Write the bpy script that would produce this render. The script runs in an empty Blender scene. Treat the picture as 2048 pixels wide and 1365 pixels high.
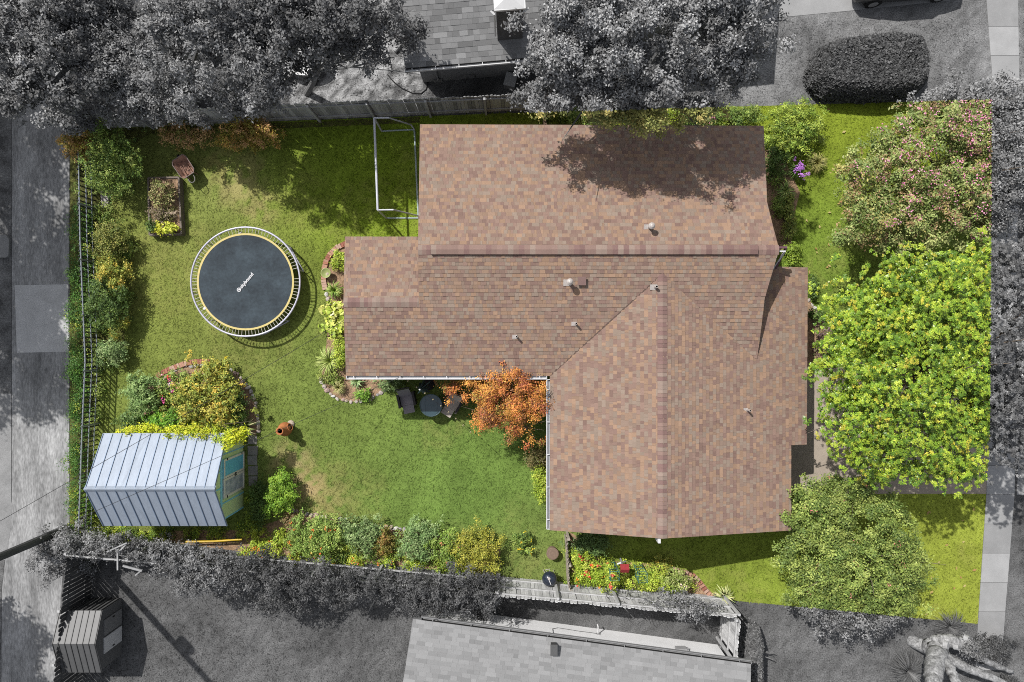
import bpy, math, random
import numpy as np
from mathutils import Vector, Matrix

# ------------------------------------------------------------------ camera, sky, sun, exposure
F = 1365.0            # focal length in pixels of the 2048 px wide photograph
H = 28.0              # height of the drone above the ground
scene = bpy.context.scene
COL = scene.collection
cam_d = bpy.data.cameras.new('camera'); cam = bpy.data.objects.new('camera', cam_d); COL.objects.link(cam)
cam.location = (0, 0, H); cam.rotation_euler = (0, 0, 0)
cam_d.sensor_fit = 'HORIZONTAL'; cam_d.sensor_width = 36.0; cam_d.lens = 36.0 * F / 2048.0
cam_d.clip_start = 0.1; cam_d.clip_end = 3000
scene.camera = cam

SUN = Vector((-0.54, 0.60, 1.0)).normalized()      # direction towards the sun
sun_el = math.asin(SUN.z)
world = bpy.data.worlds.new('World'); scene.world = world; world.use_nodes = True
wn = world.node_tree.nodes; wl = world.node_tree.links
bgn = wn.get('Background') or wn.new('ShaderNodeBackground')
sky = wn.new('ShaderNodeTexSky'); sky.sky_type = 'NISHITA'; sky.sun_disc = False
sky.sun_elevation = sun_el; sky.sun_rotation = math.atan2(SUN.x, SUN.y)
sky.air_density = 1.0; sky.dust_density = 1.5; sky.ozone_density = 0.6
hs = wn.new('ShaderNodeHueSaturation'); hs.inputs['Saturation'].default_value = 0.32
wl.new(sky.outputs[0], hs.inputs['Color']); wl.new(hs.outputs[0], bgn.inputs['Color'])
bgn.inputs['Strength'].default_value = 0.105
sd = bpy.data.lights.new('sun', 'SUN'); so = bpy.data.objects.new('sun', sd); COL.objects.link(so)
sd.energy = 3.8; sd.angle = math.radians(0.53); sd.color = (1.0, 0.975, 0.94)
so.rotation_euler = SUN.to_track_quat('Z', 'Y').to_euler(); so.location = (-20, 22, 40)
vs = scene.view_settings
vs.view_transform = 'Standard'; vs.look = 'None'; vs.exposure = 0.45; vs.gamma = 1.0; vs.use_curve_mapping = False
scene.render.engine = 'CYCLES'
scene.cycles.max_bounces = 5; scene.cycles.diffuse_bounces = 3; scene.cycles.glossy_bounces = 3
scene.cycles.transmission_bounces = 3; scene.cycles.transparent_max_bounces = 6
scene.cycles.use_denoising = False
scene.cycles.filter_width = 1.0

KEXP = 1.6            # how bright a white, level, sunlit surface comes out: turns seen colours into base colours
def W(px, py, z=0.0):
    return Vector(((px - 1024) / F * (H - z), (682.5 - py) / F * (H - z), z))
def lin(c):
    c = c / 255.0
    return c / 12.92 if c <= 0.04045 else ((c + 0.055) / 1.055) ** 2.4
def C(r, g=None, b=None, k=1.0):
    if g is None: g = b = r
    return (min(.85, lin(r) / KEXP * k), min(.85, lin(g) / KEXP * k), min(.85, lin(b) / KEXP * k))

# ------------------------------------------------------------------ materials
MATS = {}
def _nodes(name):
    m = bpy.data.materials.new(name); m.use_nodes = True
    return m, m.node_tree.nodes, m.node_tree.links, m.node_tree.nodes['Principled BSDF']
def mat(name, col, rough=0.8, var=0.15, scale=6.0, bump=0.0, metal=0.0, spec=0.3, col2=None, detail=5.0, stretch=None, fine=None):
    """procedural colour with noise; var = strength of the light/dark variation; col2 = second colour mixed in patches"""
    if name in MATS: return MATS[name]
    m, n, l, p = _nodes(name)
    p.inputs['Roughness'].default_value = rough; p.inputs['Metallic'].default_value = metal
    p.inputs['Specular IOR Level'].default_value = spec
    geo = n.new('ShaderNodeNewGeometry'); vec = geo.outputs['Position']
    if stretch:
        mp = n.new('ShaderNodeMapping'); mp.inputs['Scale'].default_value = stretch
        l.new(vec, mp.inputs['Vector']); vec = mp.outputs[0]
    nz = n.new('ShaderNodeTexNoise'); nz.inputs['Scale'].default_value = scale; nz.inputs['Detail'].default_value = detail
    nz.inputs['Roughness'].default_value = 0.65
    l.new(vec, nz.inputs['Vector'])
    rmp = n.new('ShaderNodeValToRGB')
    rmp.color_ramp.elements[0].position = 0.3; rmp.color_ramp.elements[1].position = 0.7
    c2 = col2 or col
    rmp.color_ramp.elements[0].color = (*[x * (1 - var) for x in col], 1)
    rmp.color_ramp.elements[1].color = (*[min(.9, x * (1 + var)) for x in c2], 1)
    l.new(nz.outputs['Fac'], rmp.inputs[0]); out = rmp.outputs[0]
    if fine:
        n2 = n.new('ShaderNodeTexNoise'); n2.inputs['Scale'].default_value = fine[0]; n2.inputs['Detail'].default_value = 3
        l.new(vec, n2.inputs['Vector'])
        mr = n.new('ShaderNodeMapRange'); mr.inputs[1].default_value = .3; mr.inputs[2].default_value = .7
        mr.inputs[3].default_value = 1 - fine[1]; mr.inputs[4].default_value = 1 + fine[1]
        l.new(n2.outputs['Fac'], mr.inputs[0])
        mx = n.new('ShaderNodeVectorMath'); mx.operation = 'SCALE'
        l.new(out, mx.inputs[0]); l.new(mr.outputs[0], mx.inputs['Scale']); out = mx.outputs[0]
    l.new(out, p.inputs['Base Color'])
    if bump:
        bp = n.new('ShaderNodeBump'); bp.inputs['Strength'].default_value = bump; bp.inputs['Distance'].default_value = 0.02
        n3 = n.new('ShaderNodeTexNoise'); n3.inputs['Scale'].default_value = scale * 5; n3.inputs['Detail'].default_value = 4
        l.new(vec, n3.inputs['Vector']); l.new(n3.outputs['Fac'], bp.inputs['Height']); l.new(bp.outputs[0], p.inputs['Normal'])
    MATS[name] = m
    return m
def amat(name, rough=0.8, var=0.15, scale=30.0, transl=0.0, spec=0.25, bump=0.0):
    """colour from the mesh attribute 'col' times noise; transl = share of light let through (leaves)"""
    if name in MATS: return MATS[name]
    m, n, l, p = _nodes(name)
    p.inputs['Roughness'].default_value = rough; p.inputs['Specular IOR Level'].default_value = spec
    at = n.new('ShaderNodeAttribute'); at.attribute_name = 'col'
    geo = n.new('ShaderNodeNewGeometry')
    nz = n.new('ShaderNodeTexNoise'); nz.inputs['Scale'].default_value = scale; nz.inputs['Detail'].default_value = 4
    l.new(geo.outputs['Position'], nz.inputs['Vector'])
    mr = n.new('ShaderNodeMapRange'); mr.inputs[1].default_value = .3; mr.inputs[2].default_value = .7
    mr.inputs[3].default_value = 1 - var; mr.inputs[4].default_value = 1 + var
    l.new(nz.outputs['Fac'], mr.inputs[0])
    mx = n.new('ShaderNodeVectorMath'); mx.operation = 'SCALE'
    l.new(at.outputs['Color'], mx.inputs[0]); l.new(mr.outputs[0], mx.inputs['Scale'])
    l.new(mx.outputs[0], p.inputs['Base Color'])
    if bump:
        bp = n.new('ShaderNodeBump'); bp.inputs['Strength'].default_value = bump; bp.inputs['Distance'].default_value = 0.02
        l.new(nz.outputs['Fac'], bp.inputs['Height']); l.new(bp.outputs[0], p.inputs['Normal'])
    if transl:
        tr = n.new('ShaderNodeBsdfTranslucent'); l.new(mx.outputs[0], tr.inputs['Color'])
        ms = n.new('ShaderNodeMixShader'); ms.inputs[0].default_value = transl
        l.new(p.outputs[0], ms.inputs[1]); l.new(tr.outputs[0], ms.inputs[2])
        l.new(ms.outputs[0], n['Material Output'].inputs['Surface'])
    MATS[name] = m
    return m
M_LEAF = amat('leaf', 0.55, 0.10, 40, 0.10, 0.30)
M_GLOSSLEAF = amat('glossy_leaf', 0.38, 0.10, 40, 0.10, 0.5)
M_GRASS = amat('grass', 0.8, 0.15, 25, 0.45, 0.1)
M_LAWN = amat('lawn', 0.95, 0.25, 28, 0, 0.05, 0.6)
M_GROUND = amat('ground', 0.95, 0.45, 20, 0, 0.05, 0.6)
M_SHINGLE = amat('shingle', 0.95, 0.16, 90, 0, 0.12, 0.3)

# ------------------------------------------------------------------ mesh helpers
class MB:
    def __init__(s): s.v = []; s.f = []; s.c = []; s.mi = []
    def add(s, vs, fs, col=None, mi=0):
        o = len(s.v); s.v += [tuple(v) for v in vs]
        for f in fs: s.f.append([i + o for i in f]); s.c.append(col); s.mi.append(mi)
        return s
    def box(s, c, size, rz=0, M=None, **k):
        hx, hy, hz = size[0] / 2, size[1] / 2, size[2] / 2
        vs = [Vector((x, y, z)) for z in (-hz, hz) for y in (-hy, hy) for x in (-hx, hx)]
        R = M or Matrix.Rotation(rz, 3, 'Z')
        vs = [R @ v + Vector(c) for v in vs]
        return s.add(vs, [(0, 2, 3, 1), (4, 5, 7, 6), (0, 1, 5, 4), (2, 6, 7, 3), (0, 4, 6, 2), (1, 3, 7, 5)], **k)
    def beam(s, a, b, w, h, up=(0, 0, 1), **k):
        a = Vector(a); b = Vector(b); d = b - a; L = d.length; x = d / L
        up = Vector(up)
        if abs(x.dot(up)) > .99: up = Vector((0, 1, 0))
        y = up.cross(x).normalized(); z = x.cross(y)
        M = Matrix((x, y, z)).transposed()
        return s.box((a + b) / 2, (L, w, h), M=M, **k)
    def tube(s, pts, r, n=8, cap=True, closed=False, **k):
        pts = [Vector(p) for p in pts]; m = len(pts)
        rs = r if isinstance(r, (list, tuple)) else [r] * m
        vs = []; prev = None
        for i, p in enumerate(pts):
            if closed: d = pts[(i + 1) % m] - pts[i - 1]
            else: d = (pts[min(i + 1, m - 1)] - pts[max(i - 1, 0)])
            d.normalize()
            a = prev if prev is not None else (Vector((0, 0, 1)) if abs(d.z) < .9 else Vector((1, 0, 0)))
            x = (a - d * a.dot(d)).normalized(); prev = x; y = d.cross(x)
            for j in range(n):
                t = 2 * math.pi * j / n
                vs.append(p + (x * math.cos(t) + y * math.sin(t)) * rs[i])
        fs = []
        for i in range(m if closed else m - 1):
            for j in range(n):
                a = i * n + j; b = i * n + (j + 1) % n; i2 = (i + 1) % m
                fs.append((a, b, i2 * n + (j + 1) % n, i2 * n + j))
        if cap and not closed:
            fs.append(tuple(range(n))[::-1]); fs.append(tuple(range((m - 1) * n, m * n)))
        return s.add(vs, fs, **k)
    def lathe(s, prof, c=(0, 0, 0), n=24, sx=1, sy=1, cap=True, **k):
        c = Vector(c); vs = []; m = len(prof)
        for r, z in prof:
            for j in range(n):
                t = 2 * math.pi * j / n
                vs.append(c + Vector((r * sx * math.cos(t), r * sy * math.sin(t), z)))
        fs = []
        for i in range(m - 1):
            for j in range(n):
                fs.append((i * n + j, i * n + (j + 1) % n, (i + 1) * n + (j + 1) % n, (i + 1) * n + j))
        if cap and prof[0][0] > 1e-6: fs.append(tuple(range(n))[::-1])
        if cap and prof[-1][0] > 1e-6: fs.append(tuple(range((m - 1) * n, m * n)))
        return s.add(vs, fs, **k)
    def prism(s, poly, z0, z1, **k):
        """poly: xy points (ccw) ; z0/z1 numbers or functions of (x, y)"""
        f0 = z0 if callable(z0) else (lambda x, y: z0); f1 = z1 if callable(z1) else (lambda x, y: z1)
        n = len(poly)
        vs = [(p[0], p[1], f0(p[0], p[1])) for p in poly] + [(p[0], p[1], f1(p[0], p[1])) for p in poly]
        fs = [tuple(range(n))[::-1], tuple(range(n, 2 * n))] + [(i, (i + 1) % n, n + (i + 1) % n, n + i) for i in range(n)]
        return s.add(vs, fs, **k)
    def mesh(s, name, mats, org=(0, 0, 0), smooth=False):
        me = bpy.data.meshes.new(name)
        o = Vector(org)
        me.from_pydata([Vector(v) - o for v in s.v], [], s.f)
        for m in (mats if isinstance(mats, (list, tuple)) else [mats]): me.materials.append(m)
        if any(s.mi): me.polygons.foreach_set('material_index', s.mi)
        if any(c is not None for c in s.c):
            at = me.attributes.new('col', 'FLOAT_COLOR', 'FACE')
            arr = np.ones((len(s.f), 4), np.float32)
            for i, c in enumerate(s.c):
                if c is not None: arr[i, :3] = c
            at.data.foreach_set('color', arr.ravel())
        if smooth: me.polygons.foreach_set('use_smooth', [True] * len(me.polygons))
        me.update()
        return me
ORG = {}
def _link(name, data, parent=None, loc=None):
    o = bpy.data.objects.new(name, data); COL.objects.link(o)
    if parent is not None: o.parent = parent
    if loc is not None: o.location = loc
    return o
def tag(o, label=None, cat=None, group=None, kind=None):
    if label: o['label'] = label
    if cat: o['category'] = cat
    if group: o['group'] = group
    if kind: o['kind'] = kind
    return o
def thing(name, label, cat, loc, group=None):
    o = _link(name, None, None, loc); o.empty_display_size = .2
    ORG[o.name] = Vector(loc)
    return tag(o, label, cat, group)
def part(name, mb, mats, parent, smooth=False, kind=None, label=None):
    """mb in world coordinates; parent: a thing or a part of it"""
    org = ORG[parent.name]
    o = _link(name, mb.mesh(name, mats, org, smooth), parent)
    ORG[o.name] = org
    if kind: o['kind'] = kind
    if label: o['label'] = label
    return o
def solo(name, mb, mats, loc, label=None, cat=None, group=None, kind=None, smooth=False):
    o = _link(name, mb.mesh(name, mats, loc, smooth), None, loc)
    ORG[o.name] = Vector(loc)
    return tag(o, label, cat, group, kind)
def piece(name, me, parent, loc, rot=(0, 0, 0), scale=None):
    """a piece sharing mesh data; loc in world coordinates"""
    o = _link(name, me, parent, Vector(loc) - ORG[parent.name]); o.rotation_euler = rot
    if scale: o.scale = scale
    return o
def np_mesh(name, V, Q, cols, mat_, org=(0, 0, 0), domain='FACE'):
    me = bpy.data.meshes.new(name); nf = len(Q); k = Q.shape[1]
    me.vertices.add(len(V)); me.vertices.foreach_set('co', (V - np.array(org)).astype(np.float32).ravel())
    me.loops.add(nf * k); me.loops.foreach_set('vertex_index', Q.astype(np.int32).ravel())
    me.polygons.add(nf); me.polygons.foreach_set('loop_start', np.arange(0, nf * k, k, dtype=np.int32))
    at = me.attributes.new('col', 'FLOAT_COLOR', domain)
    c4 = np.ones((len(cols), 4), np.float32); c4[:, :3] = cols
    at.data.foreach_set('color', c4.ravel())
    me.materials.append(mat_)
    me.update(calc_edges=True)
    return me
def np_part(name, V, Q, cols, mat_, parent, kind=None):
    o = _link(name, np_mesh(name, V, Q, cols, mat_, ORG[parent.name]), parent); ORG[o.name] = ORG[parent.name]
    if kind: o['kind'] = kind
    return o

# value noise (for grass patches, uneven crowns)
_nr = np.random.default_rng(5); _lat = _nr.random((256, 256))
def vnoise(x, y, s=1.0, off=0):
    x = np.asarray(x) * s + off; y = np.asarray(y) * s + off * 1.7
    xi = np.floor(x).astype(int); yi = np.floor(y).astype(int); fx = x - xi; fy = y - yi
    fx = fx * fx * (3 - 2 * fx); fy = fy * fy * (3 - 2 * fy)
    g = lambda a, b: _lat[a & 255, b & 255]
    return (g(xi, yi) * (1 - fx) + g(xi + 1, yi) * fx) * (1 - fy) + (g(xi, yi + 1) * (1 - fx) + g(xi + 1, yi + 1) * fx) * fy
def fbm(x, y, s, off=0, o=4):
    t = 0; a = .5; n = 0
    for i in range(o):
        t = t + a * vnoise(x, y, s * 2 ** i, off + 13 * i); n += a; a *= .55
    return t / n

# ------------------------------------------------------------------ the ground
LOT = [(140, 257), (560, 243), (1040, 226), (1536, 212), (1984, 199), (1980, 880), (1972, 990), (1955, 1248),
       (1536, 1208), (1150, 1172), (1000, 1152), (512, 1107), (300, 1080), (140, 1066)]
def inpoly(x, y, poly):
    x = np.asarray(x); y = np.asarray(y); ins = np.zeros(x.shape, bool); n = len(poly)
    for i in range(n):
        x0, y0 = poly[i]; x1, y1 = poly[(i + 1) % n]
        c = ((y0 > y) != (y1 > y)) & (x < (x1 - x0) * (y - y0) / (y1 - y0 + 1e-12) + x0)
        ins ^= c
    return ins
LOTW = [tuple(W(*p)[:2]) for p in LOT]
# how green or dry the grass is at places of the lot: (pixel x, pixel y, seen colour, reach in metres)
GR = [(330, 620, (132, 145, 68), 3), (300, 540, (134, 147, 70), 2), (400, 430, (128, 142, 74), 3), (470, 372, (160, 152, 100), .55), (520, 415, (158, 150, 98), .45), (500, 340, (150, 150, 90), .4), (440, 330, (150, 148, 88), .4),
      (560, 740, (118, 138, 66), 3), (700, 860, (116, 139, 66), 3), (850, 960, (110, 141, 66), 3), (980, 1000, (104, 142, 64), 2), (560, 560, (128, 142, 66), 2),
      (1000, 930, (112, 141, 66), 2.5), (1060, 1090, (124, 142, 74), 2), (620, 975, (196, 162, 128), .42), (585, 925, (176, 160, 116), .5), (640, 1000, (150, 146, 92), .8), (1650, 560, (112, 142, 56), 3),
      (1660, 300, (134, 154, 46), 3), (1900, 1150, (158, 172, 66), 3), (1830, 1080, (146, 164, 60), 3), (1450, 1150, (136, 158, 58), 3),
      (700, 380, (124, 150, 44), 3), (800, 430, (128, 158, 40), 2), (240, 700, (112, 132, 62), 2), (1650, 460, (118, 146, 54), 2), (450, 690, (126, 140, 70), 2)]
def soften(c):
    l_ = .3 * c[0] + .6 * c[1] + .1 * c[2]
    return [min(255, v * .95 + .05 * l_ + q) for v, q in zip(c, (12, 9, 5))]
GRW = np.array([[*W(a, b)[:2], *[lin(v) / KEXP for v in soften(c)], r] for a, b, c, r in GR])
def lawn_col(x, y):
    rag = np.clip((fbm(x, y, 3.2, 200, 3) - .38) * 4.5, 0, 1)[:, None]
    d2 = (x[:, None] - GRW[None, :, 0]) ** 2 + (y[:, None] - GRW[None, :, 1]) ** 2
    r = GRW[None, :, 5]
    w = np.exp(-d2 / (2 * (r * .8) ** 2)) * np.where(r < 1.1, 5 * rag, 1) + 1e-5 / (1 + d2)
    w /= w.sum(1, keepdims=True)
    c = w @ GRW[:, 2:5]
    f = fbm(x, y, .9, 3)[:, None]; g = fbm(x, y, 4.5, 40)[:, None]; h = fbm(x, y, .35, 80, 3)[:, None]
    q = fbm(x, y, 14, 120, 2)[:, None]
    c = c * (0.42 + .55 * f + .42 * g + .22 * q)
    dry = np.clip((h - .5) * 3, 0, .28) * np.clip((g - .35) * 3, 0, 1)
    c = c * (1 - dry) + dry * np.array([lin(160), lin(150), lin(95)]) / KEXP
    return c
def grey_col(x, y):
    f = fbm(x, y, .8, 7); g = fbm(x, y, 5, 60); h = fbm(x, y, .25, 20, 3)
    v = (lin(112) / KEXP) * (.2 + .8 * f + .75 * g) * (.65 + .7 * h)
    # the worn bare patch and litter under the trees of the northern neighbour's yard
    px = np.clip((y - 9.3) / .5, 0, 1) * np.clip((x + 10.5) / 1, 0, 1) * np.clip((-3.4 - x) / .5, 0, 1)
    v = v * (1 + px * 1.9 * np.clip((g - .38) * 4, 0, 1))
    v = v * (1 + .55 * np.clip((x - 8.5), 0, 1) * np.clip(y - 8, 0, 1) + .2 * np.clip(x - 9, 0, 1) * np.clip(-9.5 - y, 0, 1))
    return np.stack([v, v, v], -1)

def axis(a, b, st, far):
    core = np.arange(a, b + st, st); e = np.array([1, 2, 4, 8, 16, 32, 64, 128, far])
    return np.concatenate([a - e[::-1], core, b + e])
gx = axis(-24, 24, .2, 600); gy = axis(-17, 17, .2, 600)
X, Y = np.meshgrid(gx, gy); Vg = np.stack([X.ravel(), Y.ravel(), 0 * X.ravel()], -1)
ni, nj = X.shape; idx = np.arange(ni * nj).reshape(ni, nj)
Q = np.stack([idx[:-1, :-1].ravel(), idx[:-1, 1:].ravel(), idx[1:, 1:].ravel(), idx[1:, :-1].ravel()], -1)
tag(_link('ground', np_mesh('ground', Vg, Q, grey_col(Vg[:, 0], Vg[:, 1]), M_GROUND, domain='POINT')), 'grey grass of the neighbouring yards around the lot', kind='structure')
# the green lot: a sheet between the two long boundaries
top = np.array(LOT[0:5], float); bot = np.array([LOT[13], LOT[12], LOT[11], LOT[10], LOT[9], LOT[8], LOT[7]], float)
NU, NV = 330, 190
uu, vv = np.meshgrid(np.linspace(0, 1, NU), np.linspace(0, 1, NV))
right_y = np.array([1248, 990, 880, 199.]); right_x = np.array([1955, 1972, 1980, 1984.])
py_r = 1248 + (199 - 1248) * vv
xr = np.interp(-py_r, -right_y, right_x)
PX = 140 + (xr - 140) * uu
PY = np.interp(PX, bot[:, 0], bot[:, 1]) * (1 - vv) + np.interp(PX, top[:, 0], top[:, 1]) * vv
LX = (PX - 1024) / F * H; LY = (682.5 - PY) / F * H
Vl = np.stack([LX.ravel(), LY.ravel(), 0 * LX.ravel() + .006], -1)
idx = np.arange(NU * NV).reshape(NV, NU)
Q = np.stack([idx[:-1, :-1].ravel(), idx[:-1, 1:].ravel(), idx[1:, 1:].ravel(), idx[1:, :-1].ravel()], -1)
tag(_link('lawn', np_mesh('lawn', Vl, Q, lawn_col(Vl[:, 0], Vl[:, 1]), M_LAWN, domain='POINT')), 'sunny green lawn of the lot around the brown roofed house', kind='structure')

# beds of bare soil
M_SOIL = mat('soil', C(158, 130, 104), .95, .3, 5, .8, col2=C(182, 150, 120), fine=(40, .35))
def sheet(name, pts, z, m, label=None, kind='structure', thick=0.0):
    w = [W(*p)[:2] for p in pts]
    ar = sum(w[i][0] * w[(i + 1) % len(w)][1] - w[(i + 1) % len(w)][0] * w[i][1] for i in range(len(w)))
    if ar < 0: w = w[::-1]
    mb = MB()
    if thick: mb.prism(w, z - thick, z)
    else: mb.add([(x, y, z) for x, y in w], [tuple(range(len(w)))])
    c = sum((Vector((*p, 0)) for p in w), Vector()) / len(w)
    return solo(name, mb, m, (c.x, c.y, 0), label, kind=kind)
BEDS = {
 'round': [(318, 752), (345, 738), (375, 729), (410, 726), (440, 735), (465, 745), (490, 763), (505, 788), (514, 815), (518, 850), (512, 872), (460, 880), (300, 880), (262, 840), (268, 790)],
 'wing': [(700, 485), (668, 500), (655, 520), (651, 550), (653, 585), (656, 650), (652, 700), (643, 755), (648, 772), (662, 788), (684, 800), (712, 804), (742, 798), (768, 782), (778, 765), (800, 752), (800, 700), (720, 500)],
 'south': [(545, 1045), (590, 1026), (660, 1036), (740, 1052), (800, 1060), (880, 1072), (960, 1082), (1000, 1095), (1003, 1138), (995, 1150), (850, 1137), (650, 1118), (480, 1103), (300, 1079), (330, 1062), (480, 1060)],
 'side': [(1140, 1065), (1142, 1170), (1300, 1183), (1400, 1192), (1432, 1196), (1425, 1188), (1410, 1170), (1393, 1155), (1372, 1145), (1340, 1140), (1300, 1128), (1200, 1120), (1185, 1090)],
 'front': [(1528, 300), (1560, 300), (1600, 385), (1588, 430), (1582, 500), (1540, 500)],
 'entry': [(1618, 600), (1640, 625), (1652, 660), (1650, 740), (1612, 740), (1612, 600)],
 'fence': [(140, 262), (300, 255), (560, 246), (800, 236), (840, 234), (840, 246), (560, 258), (300, 268), (205, 330), (205, 430), (245, 500), (250, 700), (215, 730), (190, 760), (186, 860), (180, 1060), (140, 1062)],
}
for k_, pts in BEDS.items():
    sheet('soil_bed', pts, .012, M_SOIL if k_ not in ('fence',) else mat('dark_soil', C(70, 74, 40), .95, .4, 4, .8, col2=C(104, 104, 52), fine=(30, .4)))
BEDW = [[tuple(W(*p)[:2]) for p in b] for k_, b in BEDS.items() if k_ != 'fence']

# concrete
M_CONC = mat('concrete', C(172), .9, .10, 1.2, .25, fine=(45, .10))
M_CONC2 = mat('concrete_dark', C(150), .9, .16, .9, .25, fine=(30, .16), col2=C(160))
M_CONCW = mat('concrete_white', C(236), .9, .06, 1.5, .2, fine=(40, .05))
M_DRIVE = mat('driveway_concrete', C(190, 176, 160), .9, .10, 1.2, .25, fine=(45, .12))
M_ALLEY = mat('alley_concrete', C(142), .95, .36, .7, .6, fine=(9, .3), col2=C(172), stretch=(1.8, .5, 1), detail=9)
M_DIRT = mat('alley_dirt', C(92), .95, .45, 1.4, .8, fine=(18, .4), col2=C(120))
sheet('alley', [(24, -700), (138, -700), (138, 1066), (128, 1120), (110, 1365), (100, 2000), (0, 2000), (4, 1180), (24, 1000)], .008, M_ALLEY, 'pale concrete alley running along the western edge')
sheet('alley_verge', [(-260, -700), (23, -700), (23, 1000), (3, 1180), (-1, 2000), (-260, 2000)], .006, M_DIRT, 'dark earth verge at the far western edge')
sheet('alley_patch', [(30, 571), (136, 569), (138, 704), (34, 706)], .014, mat('patch_concrete', C(206), .9, .12, 2, .2, fine=(30, .1)), 'newer smooth concrete patch in the alley')
sheet('alley_verge_slab', [(-60, 786), (23, 788), (23, 1050), (12, 1120), (-60, 1130)], .012, M_CONC2, 'old concrete slab beside the alley')
sheet('driveway', [(1570, 740), (1700, 735), (1985, 735), (1980, 880), (1973, 988), (1770, 988), (1570, 990)], .012, M_DRIVE, 'concrete driveway leading from the garage to the pavement')
sheet('driveway_apron', [(2038, 900), (2400, 890), (2400, 1000), (2033, 990)], .012, M_CONC2, 'grey concrete apron beyond the pavement')
sheet('neighbour_driveway', [(1470, 44), (1712, 21), (1974, -6), (1974, -330), (1470, -280)], .012, M_CONC, 'pale driveway of the northern neighbour')
sheet('wall_footing', [(845, 1218), (1000, 1238), (1199, 1261), (1442, 1293), (1442, 1299), (1199, 1267), (845, 1226)], .03, M_CONC2, 'narrow grey concrete footing along the white southern wall', thick=.05)
# the pavement on the east side: one slab after the other
sw = tag(_link('pavement', None, None, W(2000, 682)), 'pale concrete pavement running along the eastern edge', kind='structure'); ORG[sw.name] = W(2000, 682)
lef = np.array([(15.5, 19.4), (14, 19.45), (10.5, 19.72), (3, 19.6), (-6.3, 19.45), (-11.7, 19.1), (-16, 18.85)]); rgw = np.array([(15.5, 20.72), (10.5, 20.8), (-6.3, 20.6), (-12, 20.15), (-16, 19.9)])
def atl(t, y): o = np.argsort(t[:, 0]); return float(np.interp(y, t[o, 0], t[o, 1]))
rr = random.Random(3)
y = 15.3; i = 0
while y > -12.6:
    y2 = y - 1.2; g = .008
    q = [(atl(lef, y2 + g), y2 + g), (atl(rgw, y2 + g), y2 + g), (atl(rgw, y - g), y - g), (atl(lef, y - g), y - g)]
    part('slab', MB().prism(q, -.05, .022 + rr.uniform(-.004, .004)), [M_CONC, mat('concrete_b', C(162), .9, .12, 1.5, .25, fine=(45, .12)), mat('concrete_c', C(182), .9, .1, 1.5, .25, fine=(45, .12))][i % 3], sw)
    y = y2; i += 1

# ------------------------------------------------------------------ grass
def grass_mesh(xs, ys, cols, rng, h, w):
    n = len(xs); a = rng.random(n) * 6.283; t = rng.random(n) * 6.283; ll = h * (.5 + rng.random(n)); ww = w * (.6 + .8 * rng.random(n))
    tilt = .9 + .8 * rng.random(n)
    dx, dy = np.cos(a) * ww, np.sin(a) * ww
    V = np.empty((n, 3, 3)); V[:, 0] = np.stack([xs - dx, ys - dy, xs * 0 + .005], -1); V[:, 1] = np.stack([xs + dx, ys + dy, xs * 0 + .005], -1)
    V[:, 2] = np.stack([xs + np.cos(t) * ll * tilt, ys + np.sin(t) * ll * tilt, ll * .38], -1)
    return V.reshape(-1, 3), np.arange(3 * n).reshape(n, 3), cols * (.6 + .95 * rng.random((n, 1)))
HOUSE_FOOT = [[(-5.8, -.8), (-3, -.8), (9, -.8), (9, 7.6), (-3, 7.6), (-3, 3.4), (-5.8, 3.4)], [(1.8, -6.6), (10.4, -6.6), (10.4, 2), (1.8, 2)]]
rng = np.random.default_rng(11)
N = 260000
gx_ = rng.uniform(-18.1, 19.7, N); gy_ = rng.uniform(-11.6, 9.9, N)
ok = inpoly(gx_, gy_, LOTW)
for hp in HOUSE_FOOT: ok &= ~inpoly(gx_, gy_, hp)
for b in BEDW: ok &= ~inpoly(gx_, gy_, b)
ok &= ~inpoly(gx_, gy_, [tuple(W(*p)[:2]) for p in [(1570, 740), (1985, 735), (1973, 988), (1570, 990)]])
gx_, gy_ = gx_[ok], gy_[ok]
gc = lawn_col(gx_, gy_)
bare = np.zeros(len(gx_))
for (a, b, r) in ((620, 972, .38), (585, 925, .35), (475, 372, .4)):
    p = W(a, b); bare = np.maximum(bare, np.exp(-(((gx_ - p.x) ** 2 + (gy_ - p.y) ** 2) / (2 * r * r))))
k = rng.random(len(gx_)) > bare * .9
V, Q, cc = grass_mesh(gx_[k], gy_[k], gc[k] * 1.22, rng, .065, .024)
tag(_link('lawn_grass', np_mesh('lawn_grass', V, Q, cc, M_GRASS)), 'short green grass blades all over the lot', 'grass', kind='stuff')
N = 170000
gx_ = rng.uniform(-23, 23, N); gy_ = rng.uniform(-15, 15, N)
ok = ~inpoly(gx_, gy_, LOTW) & (gx_ > -18.0) & ~((gx_ > 19.0) & (gx_ < 20.8)) & ~((gy_ > 10.3) & (gx_ > -4) & (gx_ < 10)) & ~((gy_ < -11.0) & (gx_ > -4) & (gx_ < 9.4))
ok &= ~((gy_ > 13.2) & (gx_ > 9))
gx_, gy_ = gx_[ok], gy_[ok]
V, Q, cc = grass_mesh(gx_, gy_, grey_col(gx_, gy_) * 1.3, rng, .06, .022)
tag(_link('neighbour_grass', np_mesh('neighbour_grass', V, Q, cc, M_GRASS)), 'grey grass blades in the yards around the lot', 'grass', kind='stuff')

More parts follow.
